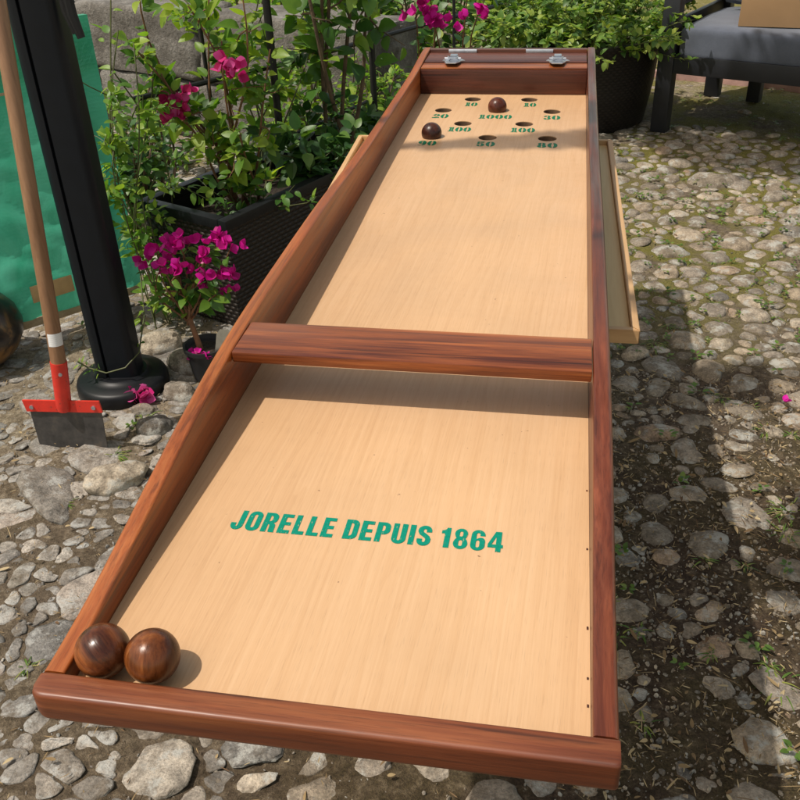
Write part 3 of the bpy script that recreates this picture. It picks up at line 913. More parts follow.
# closed storage box at the far end
s = MB(); s.box((0.0006, BL, 0.0006), (BW - .0006, BL + .062, .0635), .002); s.build('box_front', wood_dark, game)
s = MB(); s.box((0.0012, BL + .004, .0640), (BW - .0012, BL + .0615, .0675), .0012); s.build('front_ledge', wood_x, game)
s = MB(); s.box((0.0020, BL + .0640, .0600), (BW - .0020, BL + .178, .0705), .0015)
lid = s.build('box_lid', wood_dark, game)
s = MB(); s.box((0.0006, BL + .186, -.02), (BW - .0006, YE - .001, .0770), .002); s.build('box_back', wood_end, game)
for hx0, hx1 in ((.055, .134), (.271, .346)):
    s = MB(); s.box((hx0, BL + .1785, .0700), (hx1, BL + .1858, .0740), .0008)
    s.tube([(hx0, BL + .182, .0755), (hx1, BL + .182, .0755)], .0034, 10)
    s.build('hinge', steel, game)
def latch(cx):
    cy = BL + .062
    def slab(P, zf, th, par):
        s = MB(); n = len(P)
        v2 = [(cx+x, cy+y, zf(y)) for x, y in P] + [(cx+x, cy+y, zf(y)+th) for x, y in P]
        s.add(v2, [tuple(range(n-1, -1, -1)), tuple(range(n, 2*n))] + [(k, (k+1) % n, n+(k+1) % n, n+k) for k in range(n)])
        return s
    # catch plate with pointed ears on the lid
    la = slab([(-.030, .010), (-.020, .026), (-.012, .034), (-.011, .052), (.011, .052), (.012, .034), (.020, .026), (.032, .008), (.018, .003), (-.018, .003)], lambda y: .0708, .0022, game).build('latch', steel, game, smooth=False)
    # lever plate reaching over the ledge, sprung up a little
    slab([(-.021, .004), (.021, .004), (.021, -.018), (.013, -.052), (-.013, -.052), (-.021, -.018)], lambda y: .0700 + (.004 - y) * .12, .0024, la).build('lever', steel, la, smooth=False)
    s = MB()
    s.tube([(cx-.012, cy+.030, .0762), (cx-.014, cy+.002, .0835), (cx-.009, cy-.018, .0835), (cx+.009, cy-.018, .0835), (cx+.014, cy+.002, .0835), (cx+.012, cy+.030, .0762)], .0019, 8)
    s.tube([(cx-.022, cy-.004, .0800), (cx+.022, cy-.004, .0800)], .0036, 12)
    s.build('wire_loop', steel, la)
    s = MB(); s.box((cx-.010, cy+.020, .0731), (cx+.010, cy+.034, .0850), .002); s.build('hook', steel, la)
latch(.081); latch(.361)

# --- printed lettering
def arc(cx, cy, rx, ry, a0, a1, n=10):
    return [(cx + rx*math.cos(RAD(a0 + (a1-a0)*i/n)), cy + ry*math.sin(RAD(a0 + (a1-a0)*i/n))) for i in range(n+1)]
def rrect(x0, y0, x1, y1, rx, ry=None, corners=(1, 1, 1, 1)):
    ry = ry or rx; o = []
    for (cx, cy, sx, sy, a), c in zip(((x1, y1, -1, -1, 0), (x0, y1, 1, -1, 90), (x0, y0, 1, 1, 180), (x1, y0, -1, 1, 270)), (corners)):
        if c: o += arc(cx + sx*rx, cy + sy*ry, rx, ry, a, a + 90, 8)
        else: o.append((cx, cy))
    return o                       # corners: top right, top left, bottom left, bottom right
def stroke(path, w):
    Lp, Rp = [], []
    for i, p in enumerate(path):
        a = path[max(i-1, 0)]; c = path[min(i+1, len(path)-1)]
        dx, dy = c[0]-a[0], c[1]-a[1]; q = math.hypot(dx, dy) or 1
        ww = w[i] if hasattr(w, '__len__') else w
        Lp.append((p[0] - dy/q*ww/2, p[1] + dx/q*ww/2)); Rp.append((p[0] + dy/q*ww/2, p[1] - dx/q*ww/2))
    return Lp + Rp[::-1]
SW = .185
def glyph(ch):
    """heavy condensed grotesque: (list of outlines, advance); cap height 1"""
    if ch == 'I': return [[(0, 0), (SW, 0), (SW, 1), (0, 1)]], SW
    if ch == 'L': return [[(0, 0), (.40, 0), (.40, .17), (SW, .17), (SW, 1), (0, 1)]], .40
    if ch == 'E': return [[(0, 0), (.42, 0), (.42, .17), (SW, .17), (SW, .42), (.38, .42), (.38, .585), (SW, .585), (SW, .83), (.41, .83), (.41, 1), (0, 1)]], .43
    if ch == 'O': return [rrect(0, -.012, .48, 1.012, .23, .25), rrect(.18, .155, .30, .845, .06, .08)], .48
    if ch == 'D': return [rrect(0, 0, .47, 1, .21, .25, (1, 0, 0, 1)), rrect(SW, .17, .29, .83, .09, .12, (1, 0, 0, 1))], .47
    if ch == 'P': return [[(0, 0), (SW, 0), (SW, .38)] + arc(.24, .60, .22, .22, -90, 0, 8) + arc(.24, .78, .22, .22, 0, 90, 8) + [(0, 1)], rrect(SW, .54, .285, .84, .075, .1, (1, 0, 0, 1))], .46
    if ch == 'R': return [[(0, 0), (SW, 0), (SW, .40), (.215, .40), (.245, .37), (.26, .25), (.265, .06), (.285, 0), (.485, 0), (.462, .05), (.455, .28), (.44, .39), (.40, .45), (.36, .475), (.42, .52), (.46, .60), (.468, .70)] + arc(.25, .77, .218, .23, 0, 90, 8) + [(0, 1)], rrect(SW, .555, .285, .845, .075, .1, (1, 0, 0, 1))], .485
    if ch == 'U': return [[(0, 1)] + arc(.24, .24, .24, .255, 180, 360, 16) + [(.48, 1), (.295, 1)] + arc(.24, .23, .055, .08, 360, 180, 8) + [(SW, 1)]], .48
    if ch == 'J': return [[(.41, 1), (.225, 1), (.225, .24)] + arc(.19, .24, .035, .085, 0, -180, 6) + [(.155, .34), (-.02, .34)] + arc(.195, .24, .215, .252, 180, 360, 14)], .41
    if ch == 'S':
        pa = [(.375, .68)] + arc(.23, .75, .145, .17, 0, 180, 10)[1:] + [(.09, .70), (.13, .61), (.23, .53), (.33, .43), (.372, .33)] + arc(.23, .255, .142, .175, 0, -180, 10)[1:] + [(.088, .33)]
        return [stroke(pa, .178)], .46
    if ch == '1': return [[(.11, 0), (.295, 0), (.295, 1), (.17, 1), (.15, .93), (.09, .87), (0, .845), (0, .70), (.11, .70)]], .33
    if ch == '8':
        o = arc(.235, .265, .238, .277, -90, 22, 12) + [(.42, .47), (.375, .52), (.41, .57)] + arc(.235, .75, .215, .262, -18, 198, 18) + [(.06, .57), (.095, .52), (.05, .47)] + arc(.235, .265, .238, .277, 158, 270, 12)[0:-1]
        return [o, rrect(.172, .135, .298, .43, .06, .08), rrect(.178, .61, .292, .865, .055, .07)], .47
    if ch == '6':
        o = [(.30, .72), (.47, .72)] + arc(.24, .76, .228, .252, 0, 180, 14) + arc(.24, .25, .24, .262, 180, 360, 16) + [(.48, .45), (.46, .55), (.40, .62), (.32, .63), (.25, .60), (.18, .54), (.18, .78)] + arc(.24, .79, .06, .075, 180, 0, 8)
        return [o, rrect(.18, .135, .30, .49, .06, .09)], .48
    if ch == '4': return [[(.265, 0), (.435, 0), (.435, .20), (.50, .20), (.50, .355), (.435, .355), (.435, 1), (.235, 1), (0, .36), (0, .20), (.265, .20)], [(.265, .355), (.265, .74), (.125, .355)]], .50
    return [], .24
def lettering(text, x0, x1, ybase, h, mat, fn, name, z=.0004, track=.095):
    adv = 0; out = []; 
    for ch in text:
        g_, a = fn(ch)
        if ch == ' ': adv += a; continue
        for o in g_: out.append([(px + adv, py) for px, py in o])
        adv += a + track
    adv -= track
    k_ = (x1 - x0) / adv
    out = [[(x0 + px*k_, ybase + py*h) for px, py in o] for o in out]
    vs, fs = curve_mesh(out, z, 0.00015)
    s = MB(); s.add(vs, fs)
    return s.build(name, mat, board, smooth=False)
lettering('JORELLE DEPUIS 1864', .0685, .3545, .2205, .0305, ink, glyph, 'lettering')
def stencil(ch):
    """wide stencil numerals, parted by thin bridges"""
    hl = lambda: [(.27, 0)] + [(.27 - .0, 1)] + arc(.27, .5, .27, .5, 90, 270, 14)
    if ch == '0':
        Lh = [(.265, 0.0), (.265, .16), (.235, .3), (.225, .5), (.235, .7), (.265, .84), (.265, 1.0)] + arc(.28, .5, .28, .5, 95, 265, 14)
        return [Lh, [(.62 - x, y) for x, y in Lh][::-1]], .62
    if ch == '1': return [[(.0, 0), (.235, 0), (.235, 1), (.10, 1), (.0, .84), (.09, .84), (.09, .12), (0, .12)], [(.275, 0), (.50, 0), (.50, .12), (.41, .12), (.41, 1), (.275, 1)]], .50
    if ch == '2': return [[(.05, .62), (.05, .78)] + arc(.28, .74, .23, .26, 170, 95, 6) + [(.265, .82), (.21, .62)], [(.305, 1.0)] + arc(.32, .72, .23, .28, 88, -40, 10) + [(.33, .36), (.16, .24), (.305, .24), (.34, .60), (.345, .8)], [(0, 0), (.56, 0), (.56, .19), (0, .19)]], .56
    if ch == '3': return [[(.04, .68), (.04, .8)] + arc(.26, .74, .22, .26, 170, 95, 6) + [(.24, .80), (.20, .68)], [(.285, 1.0)] + arc(.30, .74, .22, .26, 88, -55, 10) + [(.46, .51)] + arc(.30, .27, .24, .27, 60, -92, 12) + [(.285, .2), (.33, .3), (.33, .45), (.285, .5), (.285, .56), (.33, .62), (.33, .78), (.285, .84)], [(.04, .34), (.20, .34), (.245, .2), (.245, 0)] + arc(.26, .26, .24, .26, 265, 180, 6)], .55
    if ch == '5': return [[(.05, .42), (.05, 1), (.24, 1), (.24, .80), (.17, .80), (.17, .60), (.24, .64), (.24, .50)], [(.28, .80), (.28, 1), (.50, 1), (.50, .80)], [(.28, .66)] + arc(.30, .33, .24, .33, 90, -92, 12) + [(.28, .14), (.33, .25), (.33, .45), (.28, .52)], [(.03, .30), (.19, .30), (.24, .15), (.24, 0)] + arc(.26, .26, .24, .26, 265, 180, 6)], .55
    if ch == '8': 
        Lh = [(.255, 0), (.255, .13), (.22, .27), (.255, .44), (.255, .58), (.225, .73), (.255, .88), (.255, 1)] + arc(.26, .76, .22, .24, 95, 230, 8) + arc(.26, .28, .26, .28, 125, 265, 8)
        return [Lh, [(.56 - x, y) for x, y in Lh][::-1]], .56
    if ch == '9':
        Lh = [(.255, .36), (.255, .50), (.22, .66), (.255, .86), (.255, 1)] + arc(.27, .68, .27, .32, 95, 265, 10)
        Rh = [(.295, 1.0)] + arc(.30, .62, .27, .38, 90, -5, 8) + arc(.27, .46, .30, .46, 0, -85, 8) + [(.295, .14), (.37, .3), (.36, .42), (.295, .36), (.295, .52), (.34, .68), (.295, .86)]
        return [Lh, Rh, [(.03, .06), (.20, .06), (.255, .13), (.255, 0), (.18, -.0), (.03, .02)]], .58
    return [], .3
for txt, x0, wd, y0 in (('20', .063, .040, 1.790), ('10', .133, .031, 1.904), ('1000', .1795, .081, 1.789), ('10', .284, .031, 1.904), ('30', .3375, .041, 1.787),
                        ('100', .117, .054, 1.676), ('100', .266, .056, 1.677), ('90', .061, .042, 1.563), ('50', .195, .042, 1.563), ('80', .332, .045, 1.561)):
    lettering(txt, x0, x0 + wd, y0, .0345, ink_far, stencil, 'number', .0004, .07)

# small scuffs and chips along the rail at right are part of the wood; a few crumbs lie in the seam
s = MB(); rr = random.Random(4)
for y in (.042, .071, .128, .235, .33):
    s = MB(); s.box((BW - .0028, y, .0003), (BW - .0012, y + rr.uniform(.002, .006), .0009), .0002)
    s.build('seam_filler', wood_dark, game)

# ------------------------------------------------------------------ balls
def ball(x, y, z, i, label, rot):
    s = MB(); bm = bmesh.new(); bmesh.ops.create_uvsphere(bm, u_segments=48, v_segments=28, radius=.0236); s.bm(bm)
    o = s.build('wooden_ball', ball_mats[i], angle=180)
    o.location = (x, y, z); o.rotation_euler = rot
    tag(o, label, 'ball', 'turned wooden balls on the game')
ball(.0240, .0246, .0238, 0, 'polished brown wooden ball wedged in the near left corner of the rails', (.5, .3, 1.1))
ball(.0695, .0250, .0238, 1, 'lighter streaky wooden ball touching the corner ball, on its right', (1.1, .2, .4))
zc = math.sqrt(.0236**2 - HR**2) + .0003
ball(.0855, 1.629, zc, 2, 'nearly black wooden ball sitting in the hole marked 90', (.2, .7, .4))
ball(.220, 1.862, zc, 3, 'reddish brown wooden ball sitting in the hole marked 1000', (.9, .1, 1.4))

# ------------------------------------------------------------------ tray table that carries the game
tt = thing('tray_table', (.20, 1.28, GZ), 'pale wooden table with a raised rim sticking out under the game on both sides', 'table')
zt = -.0400
Q = [Vector((-.082, .786, 0)), Vector((.5215, .786, 0)), Vector((.5055, 1.768, 0)), Vector((-.122, 1.775, 0))]   # slightly askew under the game
def inset(d):
    c = sum(Q, Vector()) / 4; o = []
    for k in range(4):
        e1 = (Q[(k+1) % 4] - Q[k]).normalized(); e0 = (Q[k-1] - Q[k]).normalized()
        o.append(Q[k] + (e1 + e0)*d)
    return o
def prism(P, z0, z1, bev=.0012):
    bm = bmesh.new()
    lo = [bm.verts.new((p.x, p.y, z0)) for p in P]; hi = [bm.verts.new((p.x, p.y, z1)) for p in P]; n = len(P)
    bm.faces.new(lo[::-1]); bm.faces.new(hi)
    for k in range(n): bm.faces.new((lo[k], lo[(k+1) % n], hi[(k+1) % n], hi[k]))
    if bev: bmesh.ops.bevel(bm, geom=list(bm.edges), offset=bev, segments=2, affect='EDGES')
    s = MB(); s.bm(bm); return s
I = inset(.0118); J = inset(.0122)
prism(J, zt - .0165, zt - .0115, 0).build('table_top', tray_floor_m, tt)
for k in range(4):
    a, c = Q[k], Q[(k+1) % 4]; ai, ci = I[k], I[(k+1) % 4]
    prism([a, c, ci, ai], zt - .0235, zt).build('rim', pale_x if k % 2 == 0 else pale_y, tt)
for y in (.95, 1.60):
    s = MB(); s.box((.05, y - .022, zt + .0005), (.39, y + .022, -.0285), .001); s.build('bearer', pale_x, tt)
    s = MB(); s.box((.04, y - .02, zt - .06), (.40, y + .02, zt - .0170), .002); s.build('cross_beam', pale_x, tt)
    for x in (.08, .36):
        s = MB(); s.box((x - .02, y - .02, GZ), (x + .02, y + .02, zt - .0605), .003); s.build('leg', pale_wood('pale_leg', 2, PW), tt)

# ------------------------------------------------------------------ parasol post
px, py = -.838, 1.628
post = thing('parasol_post', (px, py, GZ), 'tall black metal parasol post with grooved shaft on a round base', 'parasol post')
s = MB(); s.lathe([(.0, .001), (.128, .001), (.131, .006), (.1305, .032), (.127, .041), (.119, .046), (.095, .050), (.080, .053), (.074, .060), (.0, .061)], (px, py, GZ), 64); s.build('base', black_gloss, post)
def shaft():
    # rounded profile with a deep narrow slot a third of the way across
    hw, hd, r0 = .059, .048, .022
    prof = []
    for (cx, cy, a) in ((hw - r0, hd - r0, 0), (-hw + r0, hd - r0, 90), (-hw + r0, -hd + r0, 180)):
        prof += [(cx + r0*math.cos(RAD(a + 15*i)), cy + r0*math.sin(RAD(a + 15*i))) for i in range(7)]
    sx = -.0235
    prof += [(sx - .0045, -hd), (sx - .0035, -hd + .0015), (sx - .0035, -hd + .012), (sx + .0035, -hd + .012), (sx + .0035, -hd + .0015), (sx + .0045, -hd)]
    prof += [(hw - r0 + r0*math.cos(RAD(270 + 15*i)), -hd + r0 + r0*math.sin(RAD(270 + 15*i))) for i in range(7)]
    M = frame((px, py, 0), (math.cos(.16), math.sin(.16)))
    n = len(prof); s = MB()
    vs = [M @ Vector((x, y, GZ + .058)) for x, y in prof] + [M @ Vector((x, y, 1.62)) for x, y in prof]
    s.add(vs, [tuple(range(n-1, -1, -1)), tuple(range(n, 2*n))] + [(k, (k+1) % n, n+(k+1) % n, n+k) for k in range(n)])
    s.build('shaft', black_paint, post, angle=25)
    s = MB(); s.box((-.066, -.055, 1.62), (.066, .055, 1.66), .008, M); s.build('cap', black_gloss, post)
    s = MB()                       # hanging ends of a black strap beside the shaft
    for dx, e, q in ((.075, .235, .010), (.086, .225, .012), (.082, .30, .008)):
        s.tube([M @ Vector((.060, -.02, .62)), M @ Vector((dx - .006, -.03, .50)), M @ Vector((dx, -.032, .36)), M @ Vector((dx + .004, -.034, e + .05)), M @ Vector((dx + .016, -.036, e))], [q*.5, q*.8, q, q*1.1, q*.8], 8)
    s.build('strap', black_mat, post)
shaft()

# ------------------------------------------------------------------ floor scraper leaning on the post
sc = thing('scraper', (-.842, 1.317, GZ), 'red floor scraper with a wide steel blade and long wooden handle against the post', 'scraper')
yb = 1.317
def plate(pts, y0, th, mat, name, par):
    s = MB(); n = len(pts)
    vs = [(x, y0 - th/2, z) for x, z in pts] + [(x, y0 + th/2, z) for x, z in pts]
    s.add(vs, [tuple(range(n)), tuple(range(2*n-1, n-1, -1))] + [(k, n+k, n+(k+1) % n, (k+1) % n) for k in range(n)])
    return s.build(name, mat, par, smooth=False)
plate([(-.940, GZ), (-.745, GZ + .004), (-.736, GZ + .130), (-.939, GZ + .118)], yb, .0022, blade_m, 'blade', sc)
plate([(-.950, GZ + .146), (-.945, GZ + .112), (-.731, GZ + .124), (-.734, GZ + .158)], yb - .0035, .0045, red_paint, 'blade_bar', sc)
for x, z in ((-.927, GZ + .127), (-.752, GZ + .138)):
    s = MB(); s.tube([(x, yb - .005, z), (x, yb - .009, z)], .0058, 12); s.build('rivet', steel, sc)
sock0, sock1 = Vector((-.837, yb - .004, GZ + .124)), Vector((-.822, yb + .004, -.485))
s = MB(); s.tube([sock0, sock0.lerp(sock1, .1), sock1], [.0165, .0195, .0205], 24); s.build('socket', red_paint, sc)
dirh = (Vector((-.818, 1.462, .44)) - sock1).normalized()
s = MB(); s.tube([sock1 - dirh*.006, sock1, sock1 + dirh*.5, sock1 + dirh*.98, sock1 + dirh*1.0], [.0180, .0188, .0182, .0178, .010], 24); hd = s.build('handle', handle_m, sc)
a0 = sock1 + dirh*.045
s = MB()
n = 14; fwd = (Vector((.39, -.466, .617)) - a0); fwd = (fwd - dirh*fwd.dot(dirh)).normalized(); sdv = dirh.cross(fwd)
vs = []; 
for q in (0, .033):
    for i in range(n+1):
        A = RAD(-62 + 124*i/n + 8)
        vs.append(a0 + dirh*q + (fwd*math.cos(A) + sdv*math.sin(A))*.0194)
s.add(vs, [(i, i+1, n+2+i, n+1+i) for i in range(n)])
s.build('sticker', white_sticker, hd)
s = MB(); q = sock1 - (sock1 - sock0).normalized()*.03
s.tube([q + fwd*.018, q + fwd*.024], .0045, 10); s.build('screw', steel, sc)

# ------------------------------------------------------------------ tarpaulin panel
ta, tb = Vector((-.995, 2.157, -.692)), Vector((.65, .76, 0)).normalized()
Lt = 1.45
org = ta - tb*Lt
MT = frame((org.x, org.y, 0), tb)
tp = thing('tarpaulin_panel', (ta.x - tb.x*.7, ta.y - tb.y*.7, GZ), 'upright panel wrapped in green tarpaulin above a weathered plank', 'panel')
s = MB(); vs = []; nxq, nzq = 90, 60
for j in range(nzq+1):
    for i in range(nxq+1):
        u, w = i/nxq*Lt, j/nzq
        z = -.664 + w*(.186 + .664)
        d = .012*mnoise.noise((u*5, z*4, 0)) + .009*mnoise.noise((u*13 + z*6, z*13, 3)) + .017*(1 - abs(mnoise.noise((u*6 - z*7, z*5 + u*3, 8)))*2)**2*max(0, .85 - w) + .016*(1 - abs(mnoise.noise((u*9 + z*8, z*4 - u*2, 4)))*2)**3*max(0, .8 - w)
        edge = min(1, (1-w)*12, (Lt-u)*20)
        x2 = u + (.022*w if i == nxq else 0)*0
        vs.append(MT @ Vector((x2 - .03*w*(u/Lt)*0, -d*edge, z)))
nn = nxq + 1
fs = [(j*nn+i, j*nn+i+1, (j+1)*nn+i+1, (j+1)*nn+i) for j in range(nzq) for i in range(nxq)]
top = len(vs)
for i in range(nn):
    vs.append(MT @ Vector((i/nxq*Lt, .034, .184))); vs.append(MT @ Vector((i/nxq*Lt, .034, .05)))
fs += [(nzq*nn+i, nzq*nn+i+1, top+2*(i+1), top+2*i) for i in range(nxq)] + [(top+2*i, top+2*i+2, top+2*i+3, top+2*i+1) for i in range(nxq)]
s.add(vs, fs); s.build('tarpaulin', tarp_m, tp, angle=60)
s = MB(); s.box((.0, -.012, -.693), (Lt + .004, .012, -.665), .003, MT); s.build('plank', plank_m, tp)
for x in (.08, Lt - .12):
    s = MB(); s.box((x, .014, GZ), (x + .05, .033, .17), .002, MT); s.build('upright', plank_m, tp)
    s = MB(); s.box((x, .034, GZ), (x + .05, .40, GZ + .04), .002, MT); s.build('foot', plank_m, tp)
    s = MB(); s.tube([MT @ Vector((x + .025, .045, .05)), MT @ Vector((x + .025, .38, GZ + .04))], .014, 8); s.build('brace', plank_m, tp)
s = MB(); s.box((Lt - .37, -.024, -.610), (Lt - .235, -.020, -.555), .001, MT @ Matrix.Rotation(.0, 4, 'Y')); s.build('cardboard_patch', kraft_m, tp)
s = MB(); s.box((Lt - .42, -.016, .012), (Lt - .28, -.013, .020), .001, MT); s.build('lath', plank_m, tp)

# round glazed pot at the left edge
gp = MB()
prof = [(.0, 0), (.05, 0), (.075, .010), (.11, .045), (.135, .09), (.140, .125), (.130, .165), (.105, .20), (.075, .222), (.070, .232), (.078, .240), (.068, .242), (.060, .225), (.0, .215)]
gp.lathe(prof, (-1.342, 1.72, GZ), 56)
tag(gp.build('glazed_pot', glaze_m, origin=(-1.342, 1.72, GZ), angle=50), 'round dark glazed pot with brown patches at the left edge below the tarpaulin', 'pot')

# ------------------------------------------------------------------ foliage helpers
def rv(r, s=1.0): return Vector((r.gauss(0, s), r.gauss(0, s), r.gauss(0, s)))
def stem_path(r, a, b_, wob=.03, n=7):
    a, b_ = Vector(a), Vector(b_); o = rv(r, wob); o2 = rv(r, wob)
    return [a.lerp(b_, t/(n-1)) + o*math.sin(math.pi*t/(n-1)) + o2*math.sin(2*math.pi*t/(n-1))*.5 for t in range(n)]
def leaf_spray(mb, r, path, n, L0, Wr, spread=.03, up=.5, t0=.15, tl=0., th=1.):
    for i in range(n):
        t = t0 + (1-t0)*r.random(); k = t*(len(path)-1); a = int(min(k, len(path)-2)); p = path[a].lerp(path[a+1], k-a)
        d = (path[a+1]-path[a]).normalized()
        o = rv(r); o = (o - d*o.dot(d)).normalized()
        ld = (o + d*.5 + Vector((0, 0, r.uniform(-.5, .4)))).normalized()
        ln = L0*r.uniform(.55, 1.15)
        mb.leaf(p + o*r.uniform(.0, spread), ld, Vector((r.gauss(0, .45), r.gauss(0, .45) - .2, up + r.random())), ln, ln*Wr*r.uniform(.85, 1.1), r.uniform(.1, .35), r.uniform(0, .45), r.uniform(tl, th))
def bract(mb, r, c, size, tl=0., th=1.):
    up = (rv(r) + Vector((.1, -.3, .7))).normalized(); a0 = r.uniform(0, 6)
    x = up.orthogonal().normalized(); y = up.cross(x)
    for k in range(3):
        A = a0 + k*2.094
        d = (x*math.cos(A) + y*math.sin(A))*1.0 + up*.75
        mb.leaf(c, d, up - (x*math.cos(A) + y*math.sin(A))*.8, size*r.uniform(.85, 1.1), size*.95, .25, -.25, r.uniform(tl, th), .42)

# ------------------------------------------------------------------ long woven planter
pc = Vector((-.597, 1.988, 0)); pw = Vector((-.907, .421, 0)); pl = Vector((.421, .907, 0))
PWID, PLEN, PZ = .370, 1.22, -.366
MP = Matrix(((pl.x, pw.x, 0, pc.x), (pl.y, pw.y, 0, pc.y), (0, 0, 1, 0), (0, 0, 0, 1)))    # x along length, y across
planter = thing('planter', tuple(MP @ Vector((PLEN/2, PWID/2, GZ))), 'long dark woven resin planter holding climbing plants, with black rim', 'planter')
def planter_parts():
    s = MB(); ti = .022
    lo = [(ti, ti), (PLEN-ti, ti), (PLEN-ti, PWID-ti), (ti, PWID-ti)]; hi = [(0, 0), (PLEN, 0), (PLEN, PWID), (0, PWID)]
    vs = []; fs = []; info = []
    dist = 0
    for k in range(4):
        a0, a1 = lo[k], lo[(k+1) % 4]; b0, b1 = hi[k], hi[(k+1) % 4]; ln = math.hypot(b1[0]-b0[0], b1[1]-b0[1])
        m = len(vs)
        vs += [MP @ Vector((a0[0], a0[1], GZ + .002)), MP @ Vector((a1[0], a1[1], GZ + .002)), MP @ Vector((b1[0], b1[1], PZ - .03)), MP @ Vector((b0[0], b0[1], PZ - .03))]
        info += [(dist, 0), (dist + ln, 0), (dist + ln, .37), (dist, .37)]
        fs.append((m, m+1, m+2, m+3)); dist += ln
    s.add(vs, fs)
    o = s.build('woven_body', weave_m, planter, smooth=False)
    at = o.data.attributes.new('weave', 'FLOAT_VECTOR', 'POINT')
    at.data.foreach_set('vector', np.array([q for i in info for q in (i[0], i[1], 0)], dtype=np.float32))
    s = MB(); e = .009; t = .026
    s.box((-e, -e, PZ - .032), (PLEN + e, t, PZ), .004, MP); s.box((-e, PWID - t, PZ - .032), (PLEN + e, PWID + e, PZ), .004, MP)
    s.box((-e + .0005, t + .0005, PZ - .032), (t, PWID - t - .0005, PZ), .004, MP); s.box((PLEN - t, t + .0005, PZ - .032), (PLEN + e - .0005, PWID - t - .0005, PZ), .004, MP)
    s.build('rim', black_gloss, planter)
    s = MB(); s.box((.024, .024, PZ - .15), (PLEN - .024, PWID - .024, PZ - .085), 0, MP)
    s.build('soil', soil_m, planter)
    s = MB()
    s.box((.026, .0262, PZ - .12), (PLEN - .026, .030, PZ - .031), 0, MP); s.box((.026, PWID - .030, PZ - .12), (PLEN - .026, PWID - .0262, PZ - .031), 0, MP)
    s.box((.0262, .031, PZ - .12), (.030, PWID - .031, PZ - .031), 0, MP)
    s.build('liner', black_gloss, planter)
planter_parts()

# iron trellis along the planter
tr_ = thing('iron_trellis', (-.6, 2.6, GZ), 'black iron trellis of upright bars and a rail rising behind the planter', 'trellis')
def P3(t, y, z): return MP @ Vector((t, y, z))
s = MB(); A_, B_ = Vector((-.93, 2.18, -.065)), Vector((-.215, 3.50, -.085))
s.tube([A_, A_.lerp(B_, .5) + Vector((0, 0, -.012)), B_, B_ + (B_-A_)*.35], .009, 8); s.build('rail', iron_m, tr_)
for (x, y, tx) in ((-.585, 2.575, 0), (-.375, 3.20, 0), (-.80, 2.52, 0), (-.10, 3.62, 0)):
    rr_ = .013 if x in (-.585, -.375) else .007
    s = MB(); s.tube([(x, y, PZ - .10 if x != -.10 else GZ), (x, y, .75)], rr_, 10); s.build('bar', iron_m, tr_)
s = MB(); s.tube([A_ + Vector((0, 0, .42)), B_ + Vector((0, 0, .42))], .008, 8); s.build('rail', iron_m, tr_)
s = MB(); s.tube([(-.585, 2.575, -.30), (-.375, 3.20, -.31)], .007, 8); s.build('rail', iron_m, tr_)

# ---- plants in the planter
def bougainvillea_big():
    r = random.Random(31)
    root = P3(.28, .20, PZ - .09)
    t = thing('bougainvillea', tuple(root), 'tall bougainvillea with crimson bracts growing at the front of the planter', 'plant')
    st, lf, fl = MB(), MB(), MB()
    tops = [(-.80, 2.16, .02), (-.70, 2.20, .20), (-.62, 2.22, .10), (-.55, 2.25, .22), (-.73, 2.10, -.10), (-.50, 2.30, .06), (-.88, 2.12, .14), (-.58, 2.16, -.16), (-.66, 2.30, .28), (-.84, 2.2, .26)]
    for tp_ in tops:
        p = stem_path(r, root + rv(r, .02)*Vector((1, 1, 0)).length*.6, tp_, .035, 9)
        p[0].z = root.z
        st.tube(p, [.0055 - .0004*i for i in range(9)], 7)
        leaf_spray(lf, r, p, 17, .060, .60, .03, .4, .30)
        for q in range(3):
            i = r.randrange(4, 8); e = p[i] + rv(r, .07) + Vector((0, 0, .03))
            p2 = stem_path(r, p[i], e, .012, 5); st.tube(p2, [.0025, .0022, .002, .0016, .001], 5); leaf_spray(lf, r, p2, 10, .052, .6, .012, .4)
    for (c, n, sd) in (((-.775, 2.14, -.085), 17, .018), ((-.605, 2.15, .047), 9, .013), ((-.565, 2.15, .035), 6, .012), ((-.73, 2.15, -.035), 3, .010)):
        fl = MB()
        for i in range(n): bract(fl, r, Vector(c) + rv(r, sd), .030, 0, 1)
        fl.build('bract_cluster', petal_red, t)
    st.build('stems', red_stem, t); lf.build('leaves', leaf_fresh, t)
bougainvillea_big()
def hibiscus():
    r = random.Random(17)
    root = P3(.80, .16, PZ - .09)
    t = thing('hibiscus', tuple(root), 'tall shrub with big dark green lobed leaves on bare stems, middle of the planter', 'plant')
    st, lf = MB(), MB()
    tops = [(-.42, 2.62, .55), (-.30, 2.72, .60), (-.50, 2.55, .50), (-.22, 2.80, .45), (-.36, 2.55, .42), (-.55, 2.75, .40)]
    for tp_ in tops:
        p = stem_path(r, root + Vector((r.gauss(0, .03), r.gauss(0, .03), 0)), tp_, .03, 10)
        st.tube(p, [.009 - .0006*i for i in range(10)], 8)
        leaf_spray(lf, r, p, 17, .080, .72, .04, .3, .40, 0, .9)
        for q in range(4):
            i = r.randrange(4, 9); e = p[i] + rv(r, .10)
            p2 = stem_path(r, p[i], e, .015, 5); st.tube(p2, [.004, .0035, .003, .002, .0015], 5); leaf_spray(lf, r, p2, 6, .078, .72, .015, .3, .3, 0, .9)
    st.build('stems', bark_m, t); lf.build('leaves', leaf_mid, t)
hibiscus()
